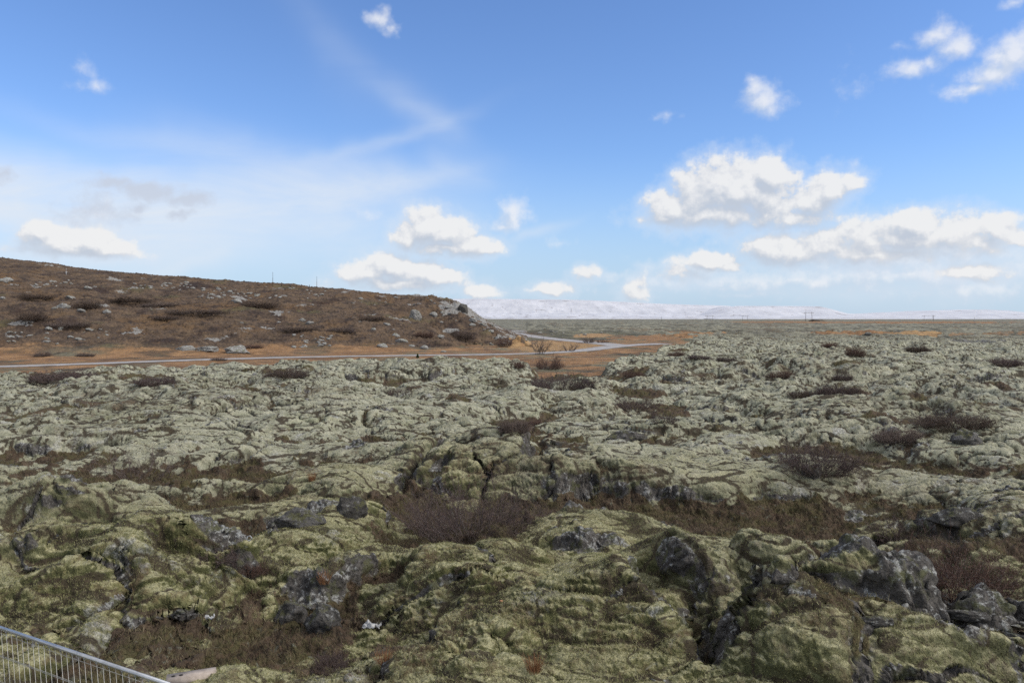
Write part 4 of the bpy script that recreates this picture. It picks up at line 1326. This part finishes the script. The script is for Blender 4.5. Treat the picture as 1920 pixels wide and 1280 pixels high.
# mobile construction fence in the corner, its top rail runs out of the frame at the bottom
def site_fence():
    zt = 2.0
    def at(px, py, z):
        d = (EYE - z) * F / (py - HOR)
        return Vector(((px - 960) / F * d, d, z))
    A, B = at(0, 1176, zt), at(318, 1283, zt)
    d = (B - A).normalized()
    A0 = B - d * 3.5
    gz = min(zmap(A0.x, A0.y), zmap(B.x, B.y)) + .05
    t = thing('site_fence', 'galvanised mesh site fence panel in the bottom corner', 'fence', (B.x, B.y, gz))
    o0 = Vector((B.x, B.y, gz))
    A0 = A0 - o0; B = B - o0
    H = zt - gz
    lean = Vector((0.16, -0.06, 0))
    def pt(s, h):
        return A0 + (B - A0) * s - Vector((0, 0, H - h)) + lean * (1 - h / H)
    link('frame_tube', rod_mesh('frame_tube', [(pt(0, H), pt(1, H), .021), (pt(0, .15), pt(1, .15), .021), (pt(0, 0), pt(0, H), .021), (pt(1, 0), pt(1, H), .021)], 14), M_GALV, t)
    segs = []
    n = 34
    for i in range(1, n):
        segs.append((pt(i / n, .16), pt(i / n, H), .0022))
    for h in (.4, .7, 1.0, 1.3, 1.55, H - .33):
        segs.append((pt(0, h), pt(1, h), .0022))
    link('mesh_wire', rod_mesh('mesh_wire', segs, 5), M_WIRE, t)
    clips = []
    for i in range(1, n, 2):
        q = pt(i / n, H)
        clips.append((q + Vector((0, 0, -.03)), Vector((.014, .014, .02)), I3))
    link('weld_clip', box_mesh('weld_clip', clips, .002), M_GALV, t)


site_fence()


def fence_foot():
    x, y, z = hit(362, 1279)
    t = thing('concrete_block', 'brown concrete fence foot with round holes lying on the soil', 'concrete block', (x + .02, y - .1, z + .05), R(22))
    me = box_mesh('fence_foot', [(Vector((0, 0, .06)), Vector((.66, .22, .13)), I3)], .007)
    link('block', me, M_CONC, t)
    hm = simple_mat('hole_shade', (.02, .018, .016), (.03, .028, .025))  # dark discs painted as the shade inside the holes
    for k in (-.24, -.14):
        link('socket_hole', rod_mesh('socket_hole', [((k, 0, .10), (k, 0, .128), .028)], 14), hm, t)


fence_foot()

# H-frame power line masts on the plain
def mast(px, py, hpx, wpx, depth, label):
    u = (px - 960) / F
    x, y = u * depth, depth
    z = zmap(x, y)
    h = hpx / F * depth; w = wpx / 2 / F * depth
    t = thing('power_mast', label, 'power mast', (x, y, z), 0, 'power line masts on the plain')
    for s in (-1, 1):
        link('pole', rod_mesh('pole', [((s * w * 1.05, 0, 0), (s * w * .92, 0, h), .26)], 8), M_WOOD, t)
    link('crossarm', box_mesh('crossarm', [(Vector((0, -.3, h * .90)), Vector((w * 3.0, .35, .45)), I3)]), M_WOOD, t)
    for s in (-1.4, 0, 1.4):
        link('insulator', rod_mesh('insulator', [((s * w, -.3, h * .90 - .2), (s * w, -.3, h * .90 - 1.5), .16)], 6), M_WOOD, t)


mast(1516.5, 597, 19, 12, 1250, 'tall two legged power mast before the flat snowy spur')
mast(1331, 598, 10, 11, 1900, 'leftmost small power mast before the snow')
mast(1397, 598, 10, 9, 1900, 'small power mast between the leftmost one and the tall one')
mast(1741, 597, 11, 17, 1800, 'right power mast before the low snowy hills')
for px, h, label in ((1750, 11, 'thin single pole right of the right power mast'), (1240, 8, 'thin single pole before the snowy slope')):
    d = 1700
    x = (px - 960) / F * d
    o = link('power_pole', rod_mesh('power_pole', [((0, 0, 0), (0, 0, h / F * d), .3), ((-1.5, 0, h / F * d * .9), (1.5, 0, h / F * d * .9), .18)], 6), M_WOOD)
    o.location = (x, d, zmap(x, d)); tag(o, label, 'power pole')

# poles, posts
def pole(px, py, hpx, r, label, mat, name='thin_pole', cat='pole', group=None):
    x, y, z = hit(px, py)
    h = hpx / F * y
    o = link(name, rod_mesh(name, [((0, 0, -.3), (0, 0, h * .55), r), ((0, 0, h * .55), (0, 0, h), r * .6)], 8), mat)
    o.location = (x, y, z); tag(o, label, cat, group)
    return o


pole(511.5, 534, 24, .07, 'taller thin pole on the hill crest left of the posts', M_WOOD)
pole(594, 540, 22, .06, 'thin pole on the hill crest right of the posts', M_WOOD)
pole(813, 559, 9, .05, 'short thin pole above the cliff nose', M_WOOD)
pole(124, 515, 12, .09, 'pale marker post high on the left slope', M_WHITE, 'marker_post', 'post')
pole(1827, 603, 9, .35, 'white marker post on the far plain', M_WHITE, 'marker_post', 'post')


def crest_fence():
    # two posts with a rail, and two lone posts
    a = hit(528, 536.5); c = hit(544.5, 537.5)
    t = thing('rail_fence', 'dark post and rail remnant on the hill crest', 'fence', a)
    h = 6.0 / F * a[1]
    dx, dy, dz = c[0] - a[0], c[1] - a[1], c[2] - a[2]
    link('post', rod_mesh('post', [((0, 0, -.3), (0, 0, h * 1.15), .16)], 8), M_WOOD, t)
    link('post', rod_mesh('post', [((dx, dy, dz - .3), (dx, dy, dz + h), .14)], 8), M_WOOD, t)
    link('rail', rod_mesh('rail', [((0, 0, h * .75), (dx, dy, dz + h * .7), .09)], 6), M_WOOD, t)
    for px, py, label in ((565, 539, 'short dark post right of the rail remnant'), (580, 540, 'short dark post next to the right crest pole')):
        pole(px, py, 6, .15, label, M_WOOD, 'fence_post', 'post')


crest_fence()

# litter: white bent strip, scraps
def litter():
    x, y, z = hit(462, 1018)
    T = Tubes()
    k = y / F
    pts = [np.array([-3 * k, 0, 0.0]), np.array([0, 0, 6 * k]), np.array([2 * k, .02, 12 * k]), np.array([6 * k, .04, 13 * k]), np.array([10 * k, .02, 9 * k]), np.array([8 * k, 0, 6 * k]), np.array([2 * k, -.02, 5 * k])]
    T.add(pts, .022, .012)
    o = link('plastic_strip', T.mesh('plastic_strip'), M_WHITE); o.location = (x, y, z)
    tag(o, 'white looped plastic strip caught on the green mound', 'litter')
    for px, py, w, label, seed in ((697, 1176, 34, 'crumpled white plastic sheet in the dark hollow', 5), (388, 1160, 26, 'pale plastic scrap below the green mound', 6)):
        x, y, z = hit(px, py)
        n = 24
        s = w / F * y
        g = np.linspace(-.5, .5, n)
        X, Y = np.meshgrid(g, g)
        Zz = .34 * np.abs(fbm((X + seed * 5).astype(np.float32), Y.astype(np.float32), .35, 160, 3))
        Xs = X + .12 * fbm(X.astype(np.float32), Y.astype(np.float32), .5, 163, 2); Ys = Y * .7 + .12 * fbm(X.astype(np.float32), Y.astype(np.float32), .5, 166, 2)
        v = np.stack([Xs, Ys, Zz], -1).reshape(-1, 3) * s
        i = np.arange(n - 1)[:, None] * n + np.arange(n - 1)[None, :]
        me = mesh_from('plastic_scrap', v, quads=np.stack([i, i + 1, i + n + 1, i + n], -1).reshape(-1, 4))
        o = link('plastic_scrap', me, M_WHITE)
        o.modifiers.new('thickness', 'SOLIDIFY').thickness = .004
        o.location = (x, y, z + .02)
        tag(o, label, 'litter')
    x, y, z = hit(1628, 628)
    o = link('pale_rock', rock_mesh('pale_rock', 91, .6, 9, 3), M_PALE)
    o.location = (x, y, z + .3); o.scale = (1.1, .8, 1.2)
    tag(o, 'grey stone heap standing on the far orange grass', 'rock')
    for px, py, label in ((942, 1130, 'small orange brown wood chip on the dark heath'), (738, 1256, 'orange brown wood chip at the bottom edge')):
        x, y, z = hit(px, py)
        o = link('wood_chip', box_mesh('wood_chip', [(Vector((0, 0, .03)), Vector((.09, .05, .03)), Matrix.Rotation(.3, 3, 'Y'))], .006), simple_mat('raw_wood', (.42, .22, .11), (.52, .30, .17)))
        o.location = (x, y, z); o.rotation_euler = (0, 0, .6)
        tag(o, label, 'wood chip')


litter()

# ------------------------------------------------------------------ fine growth: heath twigs, moss tips, dry grass
def scatter(name, label, weight, count, hmin, hmax, wid, lean, mat, seed, bend=.3, region=None):
    """blades (one bent quad pair each) on the ground sheet, with density weight"""
    rs = np.random.default_rng(seed)
    nr, nc = GX.shape
    area = (np.gradient(RR)[:, None] * np.gradient(TH)[None, :] * RR[:, None])
    w = (weight * area).ravel()
    cs = np.cumsum(w); tot = cs[-1]
    idx = np.searchsorted(cs, rs.uniform(0, tot, count))
    idx = np.clip(idx, 0, nr * nc - nc - 2)
    a, c = rs.uniform(0, 1, count), rs.uniform(0, 1, count)
    V = np.stack([G['X'], G['Y'], GZ], -1).reshape(-1, 3).astype(np.float64)
    p0 = V[idx]; p1 = V[idx + 1]; p2_ = V[idx + nc]
    base = p0 + (p1 - p0) * a[:, None] + (p2_ - p0) * c[:, None]
    h = rs.uniform(hmin, hmax, count)
    an = rs.uniform(0, 6.283, count); ln = rs.uniform(0, lean, count)
    dirv = np.stack([np.cos(an) * ln, np.sin(an) * ln, np.ones(count)], 1)
    dirv /= np.linalg.norm(dirv, axis=1, keepdims=True)
    ang = rs.uniform(0, 6.283, count)
    sd = np.stack([np.cos(ang), np.sin(ang), np.zeros(count)], 1)
    ws = wid * (0.7 + .6 * rs.uniform(0, 1, count)) * np.maximum(1, np.hypot(base[:, 0], base[:, 1]) / 22)
    v0 = base - sd * ws[:, None] / 2 - dirv * .01
    v1 = base + sd * ws[:, None] / 2 - dirv * .01
    md = base + dirv * h[:, None] * .55
    v2 = md + sd * ws[:, None] * .4; v3 = md - sd * ws[:, None] * .4
    tip = base + dirv * h[:, None] + np.stack([np.cos(an), np.sin(an), -.3 * np.ones(count)], 1) * (bend * h)[:, None]
    v4 = tip
    V = np.stack([v0, v1, v2, v3, v4], 1).reshape(-1, 3)
    k = np.arange(count)[:, None] * 5
    T = np.concatenate([k + np.array([[0, 1, 2]]), k + np.array([[0, 2, 3]]), k + np.array([[3, 2, 4]])], 0)
    me = mesh_from(name, V, tris=T)
    tint = np.repeat(rs.uniform(0, 1, count), 5).astype(np.float32)
    at = me.attributes.new('tint', 'FLOAT', 'POINT'); at.data.foreach_set('value', tint)
    o = link(name, me, mat, smooth=False)
    o['kind'] = 'stuff'; o['label'] = label; o['category'] = 'ground cover'
    return o


def blade_mat(name, stops):
    m, b, bs = new_mat(name)
    t = b.n('ShaderNodeAttribute', attribute_name='tint').outputs['Fac']
    p = b.n('ShaderNodeNewGeometry').outputs['Position']
    f = b.m('ADD', b.m('MULTIPLY', t, .7), b.m('MULTIPLY', b.mr(b.noise(p, 1.1, 3, .6), .3, .7), .3))
    b.put(bs.inputs['Base Color'], b.ramp(f, stops))
    bs.inputs['Roughness'].default_value = .85
    return m


view = ((G['pxl'] > -150) & (G['pxl'] < 2070) & (GY > 8)).astype(np.float32)
D = G['dist']
hw = view * np.clip((G['heath'] - .35) * 2.2, 0, 1) * sstep(46, 16, D) * (D < 46)
scatter('heather', 'dark red brown heather and dead stems in the hollows', hw, 150000, .04, .15, .006, 1.3,
        blade_mat('heather_stems', [(0, (.035, .022, .016)), (.3, (.080, .052, .036)), (.55, (.12, .085, .056)), (.75, (.115, .108, .048)), (1, (.30, .24, .16))]), 201)
mw = view * (1 - G['heath']) * (1 - G['rock']) * G['L'] * sstep(30, 13, D) * (D < 30)
mtree = blade_mat('moss_tips_green', [(0, (.09, .10, .035)), (.4, (.18, .18, .07)), (.75, (.29, .275, .14)), (1, (.32, .30, .18))])
scatter('moss', 'olive moss tips on the near lava', mw * (.35 + G['green']), 330000, .015, .05, .007, 1.7, mtree, 202, bend=.6)

# rusty tufts
def tuft(px, py, label, seed):
    x, y, z = hit(px, py)
    rs = np.random.default_rng(seed)
    T = Tubes()
    for _ in range(90):
        a = rs.uniform(0, 6.283); r = rs.uniform(0, .09)
        p = np.array([math.cos(a) * r, math.sin(a) * r, 0]); q = p + np.array([math.cos(a) * rs.uniform(0, .12), math.sin(a) * rs.uniform(0, .12), rs.uniform(.12, .26)])
        T.add([p, (p + q) / 2 + np.array([0, 0, .02]), q], .004, .0015)
    o = link('grass_tuft', T.mesh('grass_tuft'), M_RUST, smooth=False)
    o.location = (x, y, z - .02)
    tag(o, label, 'grass tuft', 'rusty grass tufts')


M_RUST = simple_mat('rusty_grass', (.20, .095, .045), (.30, .16, .08), 6)
tuft(608, 1092, 'rusty orange grass tuft above the dark boulder', 1)
tuft(1002, 1258, 'rusty orange grass tuft at the bottom edge', 2)
tuft(585, 900, 'rusty grass tuft left of the small pale mound', 3)
tuft(722, 1248, 'rusty grass tuft beside the wood chip', 4)
